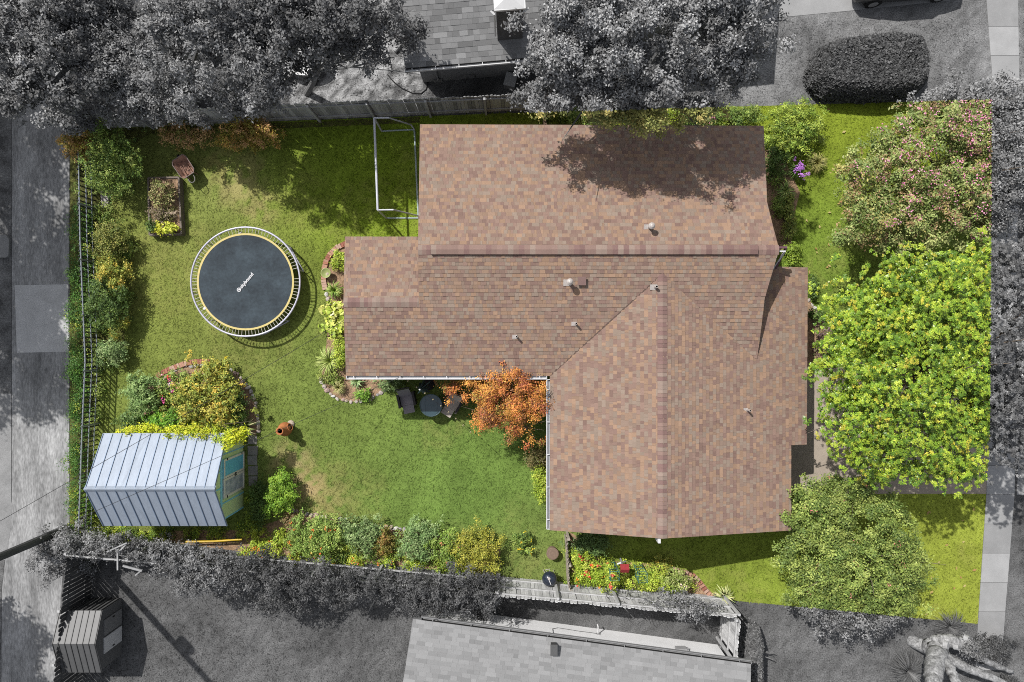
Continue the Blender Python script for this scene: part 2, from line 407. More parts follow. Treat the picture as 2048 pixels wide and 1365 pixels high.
# ------------------------------------------------------------------ shingle roofs
def clip_rect(poly, u0, u1, v0, v1):
    def cut(P, ins, inter):
        o = []
        for i in range(len(P)):
            a, b = P[i - 1], P[i]
            if ins(b):
                if not ins(a): o.append(inter(a, b))
                o.append(b)
            elif ins(a): o.append(inter(a, b))
        return o
    def ix(c, k):
        def f(a, b):
            t = (c - a[k]) / (b[k] - a[k]); return (a[0] + (b[0] - a[0]) * t, a[1] + (b[1] - a[1]) * t)
        return f
    P = poly
    for k_, c, s in ((0, u0, 1), (0, u1, -1), (1, v0, 1), (1, v1, -1)):
        P = cut(P, (lambda p, k_=k_, c=c, s=s: s * (p[k_] - c) >= 0), ix(c, k_))
        if not P: return []
    return P
class Slope:
    """z = a x + b y + c with a polygon in x, y"""
    def __init__(s, a, b, c): s.a, s.b, s.c = a, b, c
    def z(s, x, y): return s.a * x + s.b * y + s.c
    def px(s, px, py):
        dx, dy = (px - 1024) / F, (682.5 - py) / F; k = s.a * dx + s.b * dy
        z = (k * H + s.c) / (1 + k); return (dx * (H - z), dy * (H - z))
def area2(p): return sum(p[i - 1][0] * p[i][1] - p[i][0] * p[i - 1][1] for i in range(len(p))) / 2
def shingle_tabs(sl, poly, expo, widths, pal, rnd, thick=.018, jit=.35):
    """list of (area, MB) tabs lying on the slope; each course overlaps the one below"""
    up = Vector((sl.a, sl.b, sl.a ** 2 + sl.b ** 2)).normalized()      # upslope
    n = Vector((-sl.a, -sl.b, 1)).normalized(); u = up.cross(n)
    O = Vector((*poly[0], sl.z(*poly[0])))
    P2 = [((Vector((*p, sl.z(*p))) - O).dot(u), (Vector((*p, sl.z(*p))) - O).dot(up)) for p in poly]
    if area2(P2) < 0: P2 = P2[::-1]
    u0, u1 = min(p[0] for p in P2), max(p[0] for p in P2); v0, v1 = min(p[1] for p in P2), max(p[1] for p in P2)
    out = []; v = v0; ci = 0
    while v < v1:
        uu_ = u0 - rnd.random() * .4; ve = v + expo
        while uu_ < u1:
            w = rnd.choice(widths) * rnd.uniform(.8, 1.25); q = clip_rect(P2, uu_, uu_ + w - .003, v, ve)
            ar = abs(area2(q)) if len(q) > 2 else 0
            if ar > .0004:
                lift = thick * (.55 + jit * 2 * rnd.random() * (1 if rnd.random() < .6 else 0))
                c = rnd.choices([p_[0] for p_ in pal], [p_[1] for p_ in pal])[0]; g = rnd.uniform(.9, 1.1)
                c = tuple(x * g for x in c)
                tp = []; bt = []
                for (a, b) in q:
                    hgt = .004 + lift * (1 - (b - v) / expo * .85)
                    base = O + u * a + up * b
                    tp.append(base + n * hgt); bt.append(base + n * .001)
                m = len(q)
                out.append((ar, tp + bt, [tuple(range(m))] + [(i, m + i, m + (i + 1) % m, (i + 1) % m) for i in range(m)], c))
            uu_ += w
        v = ve; ci += 1
    return out
def lay_shingles(tabs, roof, most=300):
    tabs.sort(key=lambda t: -t[0])
    def seen(t):
        p = sum(t[1], Vector()) / len(t[1]); s = F / (H - p.z)
        return abs(p.x * s) < 1015 and abs(p.y * s) < 672
    big = [t for t in tabs if seen(t)][:most]; ids = set(id(t) for t in big)
    for t in big:
        part('shingle', MB().add(t[1], t[2], col=t[3]), M_SHINGLE, roof)
    mb = MB()
    for t in tabs:
        if id(t) not in ids: mb.add(t[1], t[2], col=t[3])
    if mb.v: part('shingle_courses', mb, M_SHINGLE, roof, kind='stuff')
def ridge_caps(a, b, roof, width, expo, pal, rnd, sl, lift=.02, name='ridge_cap'):
    """folded cap shingles from a to b; sl = fall of each side per metre"""
    a, b = Vector(a), Vector(b); d = (b - a); L = d.length; d /= L; sd_ = Vector((-d.y, d.x, 0)).normalized()
    t = 0
    while t < L:
        t2 = min(L, t + expo * 1.05); c = rnd.choices([p_[0] for p_ in pal], [p_[1] for p_ in pal])[0]; g_ = rnd.uniform(.92, 1.1); c = tuple(x * g_ for x in c)
        vs = []
        for tt, hh in ((t, lift + .012), (t2, lift)):
            p = a + d * tt
            for s_, k_ in ((-1, sl[0]), (0, 0), (1, sl[1])):
                vs.append(p + sd_ * s_ * width + Vector((0, 0, hh - abs(s_) * width * k_)))
        vs += [v - Vector((0, 0, .018)) for v in vs]
        part(name, MB().add(vs, [(0, 1, 4, 3), (1, 2, 5, 4), (0, 6, 7, 1), (1, 7, 8, 2), (3, 4, 10, 9), (4, 5, 11, 10), (0, 3, 9, 6), (2, 8, 11, 5)], col=c), M_SHINGLE, roof)
        t += expo
def deck(mb, sl, poly, th=.14):
    p = poly if area2(poly) > 0 else poly[::-1]
    mb.prism(p, lambda x, y: sl.z(x, y) - th, lambda x, y: sl.z(x, y))
def gutter(house, a, b, out, mwhite, mdark, hang=.9):
    """U channel along the eave from a to b; out = unit vector away from the wall"""
    a, b, o = Vector(a), Vector(b), Vector(out)
    g = MB()
    g.beam(a + o * .115, b + o * .115, .034, .11); g.beam(a + o * .06 - Vector((0, 0, .055)), b + o * .06 - Vector((0, 0, .055)), .1, .012)
    for p in (a, b): g.box(p + o * .06, (.02 if abs(o.y) > .5 else .12, .12 if abs(o.y) > .5 else .02, .11))
    go = part('gutter', g, mwhite, house)
    part('gutter_back', MB().beam(a + o * .006, b + o * .006, .012, .10), mdark, house)
    d = (b - a); n = max(2, int(d.length / hang))
    for i in range(n + 1):
        p = a + d * (i + .3) / (n + .6)
        part('hanger', MB().beam(p + o * .012 + Vector((0, 0, .05)), p + o * .107 + Vector((0, 0, .05)), .025, .012), mwhite, go)

M_WALL = mat('house_wall', C(150, 128, 112), .85, .1, 3)
M_WOOD_EDGE = mat('roof_edge', C(150, 126, 110), .85, .12, 4)
M_WHITE = mat('white_paint', C(236, 236, 238), .5, .05, 3, spec=.4)
M_DARK = mat('dark_gap', C(52, 46, 46), .9, .2, 5)
PAL = [(C(161, 134, 121), 4), (C(152, 125, 114), 3), (C(178, 147, 124), 4), (C(170, 142, 122), 3), (C(166, 147, 132), 4), (C(163, 140, 125), 3)]
RCAP = [(C(158, 132, 122), 3), (C(146, 118, 112), 3), (C(166, 146, 134), 2)]
rnd = random.Random(21)
house = thing('brown_roofed_house', 'L-shaped house under brown and tan mixed shingle roofs', 'house', (3, 0, 0))
ZR, SA, SB = 4.4, .29, .31; YR = W(1024, 500, ZR).y
ZD, SL, SR = 4.15, .29, .26; XD = W(1325, 700, ZD).x
XW, XE = W(836, 500, ZR).x, W(1558, 500, ZR).x
pA = Slope(0, -SA, ZR + SA * YR); pB = Slope(0, SB, ZR - SB * YR)
pDL = Slope(SL, 0, ZD - SL * XD); pDR = Slope(-SR, 0, ZD + SR * XD)
yC = pB.px(687, 605)[1]; zC = pB.z(0, yC)
pC = Slope(0, -SB, zC + SB * yC)
yv = YR - (ZR - ZD) / SB                      # where the cross ridge meets the main slope
ev = pB.px(900, 752)[1]                                    # eave of the main slope
vx = XD - (ZD - pB.z(0, ev)) / SL             # lower end of the western valley
vrx = pB.px(1514, 718)[0]; vry = YR - (ZR - pDR.z(vrx, 0)) / SB
A = [pA.px(840, 250), pA.px(1527, 253), pA.px(1531, 335), pA.px(1534, 405), pA.px(1545, 450), (XE, YR), (XW, YR)]
wl_, wr_ = pB.px(692, 752), pB.px(687, 605)
B = [(wl_[0], ev), (vx, ev), (XD, yv), (vrx, vry), pB.px(1526, 627), pB.px(1529, 598), pB.px(1543, 550), (XE, YR), (XW, YR), (XW - .04, yC), (wr_[0], yC)]
Cc = [(wr_[0], yC), (XW, yC), (XW, pC.px(800, 474)[1]), pC.px(690, 474)]
yG = -6.9
DL = [(vx, ev), (vx, yG - .02), (XD, yG), (XD, yv)]
xe2, xe1 = pDR.px(1615, 700)[0], pDR.px(1582, 980)[0]; ystep = pDR.px(1600, 890)[1]; ytop = pDR.px(1600, 535)[1]
DR = [(XD, yv), (XD, yG), (xe1, yG - .08), (xe1, ystep), (xe2 - .04, ystep), (xe2, ytop), (vrx, ytop), (vrx - .05, .6), (vrx, vry)]
rf = MB()
for sl, po in ((pA, A), (pB, B), (pC, Cc), (pDL, DL), (pDR, DR)): deck(rf, sl, po)
roof = part('roof', rf, M_WOOD_EDGE, house)
tabs = []
for sl, po in ((pA, A), (pB, B), (pC, Cc), (pDL, DL), (pDR, DR)):
    tabs += shingle_tabs(sl, po, .136, [.09, .11, .14, .17, .22], PAL, rnd)
lay_shingles(tabs, roof)
ridge_caps((XE, YR, ZR), (W(1515, 500, ZR).x, YR, ZR), roof, .17, .145, RCAP, rnd, (SB, SA))
ridge_caps((XW, YR, ZR), (W(862, 500, ZR).x, YR, ZR), roof, .17, .145, RCAP, rnd, (SA, SB))
ridge_caps((XD, yG, ZD), (XD, yv + .1, ZD), roof, .17, .145, RCAP, rnd, (SL, SR))
ridge_caps((wr_[0], yC, zC), (XW - .05, yC, zC), roof, .17, .145, RCAP, rnd, (SB, SB))
# raised ridge vent with its own caps
xa, xb = W(862, 500, ZR).x, W(1515, 500, ZR).x
rv = part('ridge_vent', MB().box(((xa + xb) / 2, YR, ZR + .005), (xb - xa - .02, .345, .05)), M_DARK, roof)
x = xa; 
while x < xb - .05:
    x2 = min(xb, x + .19); c = rnd.choices([p_[0] for p_ in RCAP], [3, 3, 2])[0]; g_ = rnd.uniform(.92, 1.1); c = tuple(v * g_ for v in c)
    vs = [(x, YR - .165, ZR + .058), (x, YR, ZR + .10), (x, YR + .165, ZR + .058), (x2, YR - .165, ZR + .05), (x2, YR, ZR + .092), (x2, YR + .165, ZR + .05)]
    vs += [(a, b, c_ - .02) for a, b, c_ in vs]
    part('ridge_cap', MB().add(vs, [(0, 3, 4, 1), (1, 4, 5, 2), (0, 1, 7, 6), (1, 2, 8, 7), (3, 9, 10, 4), (4, 10, 11, 5), (0, 6, 9, 3), (2, 5, 11, 8)], col=c), M_SHINGLE, roof)
    x = x2
# dark valley flashing
for a, b, s1 in (((vx, ev, pB.z(0, ev)), (XD, yv, ZD), 1), ((vrx, vry, pB.z(0, vry)), (XD, yv, ZD), 1)):
    if a[0] < XD:
        part('valley_flashing', MB().beam(Vector(a) + Vector((0, 0, .014)), Vector(b) + Vector((0, 0, .014)), .05, .006), mat('flashing', C(104, 84, 74), .6, .1, 4), roof)
# walls under the roofs
def gable_block(x0, x1, y0, y1, along, zc, z_e, zr, r):
    mb = MB()
    if along == 'x':
        pr = [(y0, 0), (y1, 0), (y1, z_e[1]), (r, zr), (y0, z_e[0])]
        vs = [(x0, a, b) for a, b in pr] + [(x1, a, b) for a, b in pr]
    else:
        pr = [(x0, 0), (x1, 0), (x1, z_e[1]), (r, zr), (x0, z_e[0])]
        vs = [(a, y1, b) for a, b in pr] + [(a, y0, b) for a, b in pr]
    n = 5
    mb.add(vs, [tuple(range(n))[::-1], tuple(range(n, 2 * n))] + [(i, (i + 1) % n, n + (i + 1) % n, n + i) for i in range(n)])
    return mb
part('wall', gable_block(-2.9, 8.6, -.85, 7.4, 'x', 0, (pB.z(0, -.85) - .17, pA.z(0, 7.4) - .17), ZR - .2, YR), M_WALL, house)
part('wall', gable_block(-5.7, -2.95, -.85, 3.4, 'x', 0, (pB.z(0, -.85) - .17, pC.z(0, 3.4) - .17), zC - .2, yC), M_WALL, house)
part('wall', gable_block(1.75, 10.1, -6.5, 2.2, 'y', 0, (pDL.z(1.75, 0) - .16, pDR.z(10.1, 0) - .16), ZD - .2, XD), M_WALL, house)
gd = part('garage_door', MB().box((10.13, -4.2, 1.05), (.05, 3.9, 2.1)), M_WHITE, house)
for i in range(4): part('door_panel', MB().box((10.165, -4.2, .28 + i * .52), (.02, 3.8, .47)), M_WHITE, gd)
zg = pB.z(0, ev) - .03
gutter(house, (wl_[0] + .02, ev, zg), (vx - .12, ev, zg), (0, -1, 0), M_WHITE, M_DARK)
gutter(house, (vx, ev - .14, pDL.z(vx, 0) - .03), (vx, yG + .02, pDL.z(vx, 0) - .03), (-1, 0, 0), M_WHITE, M_DARK, 1.2)
part('drip_edge', MB().beam((A[0][0], A[0][1] + .012, pA.z(*A[0]) - .05), (A[1][0], A[1][1] + .012, pA.z(*A[1]) - .05), .02, .1), M_WOOD_EDGE, house)
part('gable_post', MB().box((XD - .1, yG - .1, ZD - .28), (.09, .16, .5)), M_WHITE, house)
# open timber bracket at the eastern gable
mbk = mat('maroon_paint', C(120, 86, 96), .7, .15, 6)
bk = part('gable_bracket', MB().beam((XE - .1, 3.28, 4.05), (XE + .4, 3.28, 4.05), .07, .1).beam((XE + .4, 3.3, 4.05), (XE + .26, 2.62, 3.4), .06, .1), mbk, house)
part('brace', MB().beam((XE - .1, 3.14, 4.1), (XE + .34, 3.14, 4.1), .05, .06).beam((XE + .36, 3.14, 4.0), (XE + .2, 2.62, 3.35), .05, .06), M_WHITE, bk)

# pipes and vents standing on the roof
M_PIPE = mat('pipe_metal', C(205, 196, 190), .45, .15, 20, spec=.5)
M_VENTBOX = mat('vent_box', C(150, 122, 116), .6, .1, 8)
def on(sl, px, py):
    p = sl.px(px, py); return Vector((p[0], p[1], sl.z(*p)))
def vent_pipe(p, r, h, cap=False, flash=.2, m=None):
    b = part('vent_pipe', MB().tube([p + Vector((0, 0, -.05)), p + Vector((0, 0, h))], r, 12), m or M_PIPE, house)
    part('flashing', MB().box(p + Vector((-.06, 0, .03)), (flash, flash * .8, .02), M=Matrix.Rotation(math.atan(SB) if True else 0, 3, 'X')), M_PIPE, b)
    if cap:
        part('cap', MB().lathe([(r * .8, h), (r * 1.75, h + .02), (r * 1.75, h + .07), (r * .9, h + .13), (0, h + .15)], p, 16), M_PIPE, b, smooth=False)
    else:
        part('opening', MB().lathe([(r * .7, h + .003), (0, h + .003)], p, 10), M_DARK, b)
vent_pipe(on(pB, 1138, 566), .066, .36, True, .28)
vent_pipe(on(pA, 1299, 456), .066, .36, True, .28)
vent_pipe(on(pDL, 1310, 575), .05, .3, flash=.24)
vent_pipe(on(pB, 1151, 648), .04, .3, flash=.18)
vent_pipe(on(pB, 1033, 674), .04, .3, flash=.18)
vent_pipe(on(pDR, 1494, 820), .04, .34, flash=.16)
p = on(pB, 1163, 563)
vb = part('box_vent', MB().box(p + Vector((0, 0, .06)), (.24, .26, .13), M=Matrix.Rotation(math.atan(SB), 3, 'X')), M_VENTBOX, house)
part('vent_lid', MB().box(p + Vector((0, 0, .135)), (.29, .3, .03), M=Matrix.Rotation(math.atan(SB), 3, 'X')), M_VENTBOX, vb)

# ------------------------------------------------------------------ the two grey neighbours
GP = [(C(152), 4), (C(145), 3), (C(160), 3), (C(134), 2), (C(168), 1)]
rnd = random.Random(5)
M_GWALL = mat('grey_wall', C(150), .9, .1, 3); M_GEDGE = mat('grey_edge', C(140), .8, .1, 3)
M_GWHITE = mat('grey_white', C(232), .6, .05, 3); M_GDARK = mat('grey_dark', C(40), .9, .2, 4)
# north: eave runs from (812,140) to (1240,102), roof climbs northwards
n1 = thing('grey_shingle_house', 'northern grey shingle house with a white capped chimney', 'house', (2, 13, 0))
e0, e1 = W(810, 138, 2.5), W(1260, 99, 2.5); d = (e1 - e0).normalized(); nn = Vector((-d.y, d.x, 0))
sN = Slope(-.36 * nn.x * -1, .36 * nn.y, 0); sN.a, sN.b = .36 * nn.x, .36 * nn.y; sN.c = 2.5 - sN.a * e0.x - sN.b * e0.y
pts = [e0, e1, e1 + nn * 5, e0 + nn * 5]
sS = Slope(-sN.a, -sN.b, 0); rl = e0 + nn * 5; sS.c = sN.z(rl.x, rl.y) - sS.a * rl.x - sS.b * rl.y
back = [pts[3], pts[2], e1 + nn * 10, e0 + nn * 10]
rf = MB(); deck(rf, sN, [p[:2] for p in pts]); deck(rf, sS, [p[:2] for p in back])
roofn = part('roof', rf, M_GEDGE, n1)
part('wing_roof', MB().prism([W(1200, 62, 2.6)[:2], W(1526, 32, 2.6)[:2], W(1540, -160, 2.6)[:2], W(1214, -140, 2.6)[:2]], 2.45, 2.62), mat('grey_roof_plain', C(118), .9, .15, 6), n1)
lay_shingles(shingle_tabs(sN, [p[:2] for p in pts], .19, [.22, .32, .45, .2], GP, rnd, .012), roofn, 290)
part('wall', MB().prism([p[:2] for p in [e0 + d * .4 + nn * .4, e1 + nn * .4, e1 + nn * 9.6, e0 + d * .4 + nn * 9.6]], 0, 2.3), M_GWALL, n1)
part('wall', MB().prism([W(1210, 40, 2.6)[:2], W(1510, 12, 2.6)[:2], W(1520, -140, 2.6)[:2], W(1224, -120, 2.6)[:2]], 0, 2.44), M_GWALL, n1)
gutter(n1, e0 + Vector((0, 0, -.02)), e1 + Vector((0, 0, -.02)), -nn, M_GWHITE, M_GDARK)
part('downspout', MB().tube([e0 + d * 1.05 + Vector((0, -.02, -.1)), e0 + d * 1.0 + Vector((0, .35, -.4)), e0 + d * 1.0 + Vector((0, .35, -2.3))], .04, 8), M_GWALL, n1)
# chimney: brick shaft under a white cap
c0 = W(1018, 62, 3.1); zt = 5.1
M_GBRICK = mat('grey_brick', C(96), .9, .25, 8, .5, stretch=(1, 1, 3), fine=(30, .2))
cx_, cy_ = W(1018, -4, zt)[:2]
ch = part('chimney', MB().box((cx_, cy_, zt / 2), (.92, .72, zt), rz=.08), M_GBRICK, n1)
cp = MB().box((cx_, cy_, zt + .02), (1.06, .86, .1), rz=.08)
cp.add([(cx_ - .5, cy_ - .42, zt + .072), (cx_ + .5, cy_ - .38, zt + .072), (cx_ + .5, cy_ + .4, zt + .072), (cx_ - .5, cy_ + .36, zt + .072), (cx_, cy_, zt + .2)], [(0, 1, 4), (1, 2, 4), (2, 3, 4), (3, 0, 4)])
part('chimney_cap', cp, M_GWHITE, ch)
part('bracket', MB().tube([(cx_ - .62, cy_ - .4, zt - .1), (cx_ - .5, cy_ - .5, zt - .1), (cx_ - .5, cy_ - .47, 3.3)], .035, 8), M_GWHITE, ch)
part('bracket', MB().tube([(cx_ + .66, cy_ - .3, zt - .1), (cx_ + .5, cy_ - .42, zt - .1), (cx_ + .5, cy_ - .42, zt - .4)], .035, 8), M_GWHITE, ch)

# south: eave runs from (826,1237) to (1500,1328), roof climbs southwards
SP = [(C(160), 4), (C(154), 3), (C(165), 3), (C(148), 2), (C(157), 3)]
n2 = thing('pale_grey_house', 'southern house with pale grey shingle roof and gutter along the patio', 'house', (2, -14, 0))
e0, e1 = W(826, 1238, 2.6), W(1502, 1328, 2.6); d = (e1 - e0).normalized(); nn = Vector((d.y, -d.x, 0))
sN = Slope(.3 * nn.x, .3 * nn.y, 0); sN.c = 2.6 - sN.a * e0.x - sN.b * e0.y
pts = [e0, e0 + nn * 5, e1 + nn * 5, e1]
sS = Slope(-sN.a, -sN.b, 0); rl = e0 + nn * 5; sS.c = sN.z(rl.x, rl.y) - sS.a * rl.x - sS.b * rl.y
back = [pts[1], e0 + nn * 10, e1 + nn * 10, pts[2]]
rf = MB(); deck(rf, sN, [p[:2] for p in pts]); deck(rf, sS, [p[:2] for p in back])
roofs = part('roof', rf, M_GEDGE, n2)
lay_shingles(shingle_tabs(sN, [p[:2] for p in pts], .145, [.2, .3, .42, .26], SP, rnd, .008), roofs, 300)
M_SWALL = mat('southern_white_wall', (.78, .78, .78), .8, .05, 2, fine=(20, .04))
wall_o, wall_n = e0 + nn * .5, nn.copy()
part('wall', MB().prism([p[:2] for p in [e0 + d * .4 + nn * .5, e0 + d * .4 + nn * 9.5, e1 - d * .4 + nn * 9.5, e1 - d * .4 + nn * .5]], 0, 2.45), M_SWALL, n2)
gutter(n2, e0 + d * .3 + Vector((0, 0, -.03)), e1 + Vector((0, 0, -.03)), -nn, mat('gutter_grey', C(150), .5, .1, 4), M_GDARK, 1.4)
p = on(sN, 1107, 1294)
vb = part('box_vent', MB().box(p + Vector((0, 0, .13)), (.2, .34, .26)), mat('vent_dark', C(70), .6, .1, 6), n2)
part('vent_lid', MB().box(p + Vector((0, 0, .28)), (.26, .4, .04)), mat('vent_mid', C(100), .6, .1, 6), vb)

# ------------------------------------------------------------------ sheds
M_TIN = mat('tin_roof', C(174, 185, 200), .5, .09, 1.3, spec=.3, metal=.1, fine=(9, .06), stretch=(3, .8, 1))
M_SEAM = mat('tin_seam', C(136, 156, 182), .4, .1, 4, metal=.2)
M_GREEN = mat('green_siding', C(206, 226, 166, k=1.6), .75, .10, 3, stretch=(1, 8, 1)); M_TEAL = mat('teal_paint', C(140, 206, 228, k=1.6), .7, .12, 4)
sx0, sx1 = -15.52, -10.8; sy0, sy1, sry = -7.02, -3.5, -5.38; sez, srz = 2.1, 3.22
shed = thing('metal_roofed_shed', 'green shed with pale blue standing seam metal roof and teal door', 'shed', (-13, sry, 0))
kN, kS = (srz - sez) / (sy1 - sry), (srz - sez) / (sry - sy0)
for nm, y0_, y1_, k_ in (('roof_slope', sry, sy1, kN), ('roof_slope', sy0, sry, kS)):
    f = (lambda x, y: srz - abs(y - sry) * k_)
    po = [(sx0, y0_), (sx1, y0_), (sx1, y1_), (sx0, y1_)]
    rs = part(nm, MB().prism(po, lambda x, y: f(x, y) - .05, f), M_TIN, shed)
    n_ = 13
    for i in range(n_ + 1):
        xx = sx0 + .02 + (sx1 - sx0 - .04) * i / n_
        a = Vector((xx, y0_ + .01, f(xx, y0_ + .01) + .016)); b = Vector((xx, y1_ - .01, f(xx, y1_ - .01) + .016))
        part('seam', MB().beam(a, b, .02, .03), M_SEAM, rs)
part('ridge_cap', MB().add([(sx0 - .02, sry - .12, srz - .08), (sx0 - .02, sry, srz + .05), (sx0 - .02, sry + .12, srz - .08), (sx1 + .02, sry - .12, srz - .08), (sx1 + .02, sry, srz + .05), (sx1 + .02, sry + .12, srz - .08)], [(0, 3, 4, 1), (1, 4, 5, 2), (0, 1, 2), (3, 5, 4)]), M_TIN, shed)
wx0, wx1, wy0, wy1 = sx0 + .15, sx1 - .22, sy0 + .18, sy1 - .18
zw = lambda y: srz - .07 - abs(y - sry) * (kN if y > sry else kS)
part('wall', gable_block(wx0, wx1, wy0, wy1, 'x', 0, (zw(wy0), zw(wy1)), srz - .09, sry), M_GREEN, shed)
# sheets of siding with teal battens, door with cross rails on the eastern gable
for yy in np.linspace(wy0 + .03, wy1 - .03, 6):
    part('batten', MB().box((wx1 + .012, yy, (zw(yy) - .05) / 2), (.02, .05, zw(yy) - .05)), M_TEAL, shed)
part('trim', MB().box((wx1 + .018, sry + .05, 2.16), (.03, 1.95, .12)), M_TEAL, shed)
dy0, dy1 = sry - .62, sry + .86
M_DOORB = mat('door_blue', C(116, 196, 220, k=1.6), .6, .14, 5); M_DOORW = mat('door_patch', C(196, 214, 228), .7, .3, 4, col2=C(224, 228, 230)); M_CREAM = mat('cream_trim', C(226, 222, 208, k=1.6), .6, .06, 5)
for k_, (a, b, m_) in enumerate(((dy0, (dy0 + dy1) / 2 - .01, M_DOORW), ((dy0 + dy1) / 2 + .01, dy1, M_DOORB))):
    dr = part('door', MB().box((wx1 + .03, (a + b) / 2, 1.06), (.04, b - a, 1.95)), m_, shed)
    fr = MB()
    for yy in (a + .04, b - .04): fr.box((wx1 + .062, yy, 1.06), (.022, .08, 1.95))
    for zz in (.12, 1.98): fr.box((wx1 + .062, (a + b) / 2, zz), (.022, b - a - .16, .09))
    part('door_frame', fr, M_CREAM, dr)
    for zz in (.35, 1.75): part('hinge', MB().box((wx1 + .08, (a + .02 if k_ == 0 else b - .02), zz), (.02, .09, .05)), M_DARK, dr)
    part('handle', MB().box((wx1 + .09, (b - .03 if k_ == 0 else a + .03), 1.0), (.03, .04, .14)), M_DARK, dr)
pv = thing('flagstone_path', 'row of grey flagstones before the green shed door', 'path', W(506, 925))
rr = random.Random(8)
for i, yy in enumerate(np.linspace(880, 962, 5)):
    a = W(506, yy); q = [(a.x + dx * .19 + rr.uniform(-.03, .03), a.y + dy * .2 + rr.uniform(-.02, .02)) for dx, dy in ((-1, -.95), (1, -.95), (1, .95), (-1, .95))]
    part('stone', MB().prism(q, -.02, .035 + rr.uniform(0, .015)), mat('flagstone', C(150, 146, 142), .9, .18, 5, .5, fine=(30, .15)), pv)

# the neighbour's little barn shaped shed, south west
gs = thing('small_metal_shed', 'small grey gabled shed with ribbed metal roof beside plank fence', 'shed', (-16.8, -11.7, 0))
gx0, gx1 = -17.62, -15.95; gyn, gyr, gys = -10.5, -11.6, -12.9; gze, gzr = 1.42, 1.86
M_GTIN = mat('grey_tin', C(108), .5, .07, 3, metal=.2, spec=.4); M_GTIN_S = mat('grey_tin_seam', C(70), .5, .1, 4)
part('wall', gable_block(gx0 + .06, gx1 - .06, gys + .06, gyn - .04, 'x', 0, (gze - .05, gze - .05), gzr - .06, gyr), mat('grey_plank', C(104), .9, .2, 4, stretch=(1, 1, 6)), gs)
for (ya, za), (yb, zb) in (((gyn, gze), (gyr, gzr)), ((gyr, gzr), (gys, gze))):
    dn = Vector((0, -(zb - za), (yb - ya))).normalized()
    if dn.z < 0: dn = -dn
    rs = part('roof_slope', MB().beam(Vector(((gx0 + gx1) / 2, ya, za)), Vector(((gx0 + gx1) / 2, yb, zb)), gx1 - gx0, .03, up=dn), M_GTIN, gs)
    for j in range(8):
        xx = gx0 + .03 + (gx1 - gx0 - .06) * j / 7
        part('seam', MB().beam(Vector((xx, ya, za)) + dn * .024, Vector((xx, yb, zb)) + dn * .024, .018, .024, up=dn), M_GTIN_S, rs)
for j in range(9):
    part('wall_rib', MB().box((gx0 + .12 + j * .18, gyn - .02, .68), (.025, .03, 1.3)), M_GTIN_S, gs)
for k_, (yy, m_) in enumerate(((-11.25, 132), (-11.95, 216))):
    dr = part('door', MB().box((gx1 - .035, yy, .66), (.04, .62, 1.2)), mat('shed_door%d' % k_, C(m_), .8, .2, 5, stretch=(1, 6, 1)), gs)
    part('handle', MB().box((gx1 - .005, yy + .22 - k_ * .44, .66), (.03, .04, .12)), M_GDARK, dr)

# ------------------------------------------------------------------ fences
def fence(name, label, a, b, h, m_board, m_frame, pitch=.145, bw=.135, side=1, posts=2.4, rails=(.4, 1.55), gap_var=0, dog=True, group=None, missing=0, seed=1, hvar=.02):
    """boards from a to b; rails and posts on the left (side = 1) or right of the line"""
    a, b = Vector((a[0], a[1], 0)), Vector((b[0], b[1], 0)); d = b - a; L = d.length; d /= L; nn = Vector((-d.y, d.x, 0)) * side
    t = thing(name, label, 'fence', a + (b - a) * .5, group); rz = math.atan2(d.y, d.x); rr = random.Random(seed)
    mes = []
    for hh in (h, h - hvar, h + hvar):
        mb = MB(); w = bw / 2; th = .011
        pr = [(-w, .02), (w, .02), (w, hh - .05), (w - .035, hh), (-w + .035, hh), (-w, hh - .05)] if dog else [(-w, .02), (w, .02), (w, hh), (-w, hh)]
        n = len(pr); vs = [(x, -th, z) for x, z in pr] + [(x, th, z) for x, z in pr]
        mb.add(vs, [tuple(range(n)), tuple(range(n, 2 * n))[::-1]] + [(i, n + i, n + (i + 1) % n, (i + 1) % n) for i in range(n)])
        mes.append([mb.mesh('board', m) for m in (m_board if isinstance(m_board, list) else [m_board])])
    n = int(L / pitch)
    for i in range(n):
        if rr.random() < missing: continue
        me = rr.choice(rr.choice(mes))
        piece('board', me, t, a + d * (i + .5) * pitch + nn * rr.uniform(-.004, .004), (rr.uniform(-.012, .012), rr.uniform(-.01, .01), rz))
    for z in rails:
        part('rail', MB().beam(a + nn * .04 + Vector((0, 0, z)), b + nn * .04 + Vector((0, 0, z)), .04, .09), m_frame, t)
    k = max(1, round(L / posts))
    for i in range(k + 1):
        p = a + (b - a) * i / k + nn * .1
        part('post', MB().box(p + Vector((0, 0, h / 2 - .02)), (.09, .09, h - .02), rz=rz), m_frame, t)
    return t
FB = [mat('fence_grey_a', C(190), .9, .22, 3, .3, stretch=(6, 6, .6)), mat('fence_grey_b', C(166), .9, .22, 3, .3, stretch=(6, 6, .6)), mat('fence_grey_c', C(206), .9, .22, 3, .3, stretch=(6, 6, .6))]
FP = [mat('fence_pale_a', C(232), .9, .25, 4, .3, stretch=(6, 6, .5)), mat('fence_pale_b', C(212), .9, .28, 4, .3, stretch=(6, 6, .5)), mat('fence_pale_c', C(244), .9, .2, 4, .3, stretch=(6, 6, .5))]
FD = [mat('fence_dark_a', C(92), .9, .22, 3, .3, stretch=(6, 6, .6)), mat('fence_dark_b', C(76), .9, .22, 3, .3, stretch=(6, 6, .6))]
M_FF = mat('fence_frame', C(196), .9, .2, 3, .2); M_FPF = mat('fence_frame_pale', C(204), .9, .2, 3, .2)
fence('board_fence', 'long dark board fence along the northern edge of the back lawn', (-16.95, 8.72), (1.2, 9.5), 1.83, FB, M_FF, side=-1, seed=2)
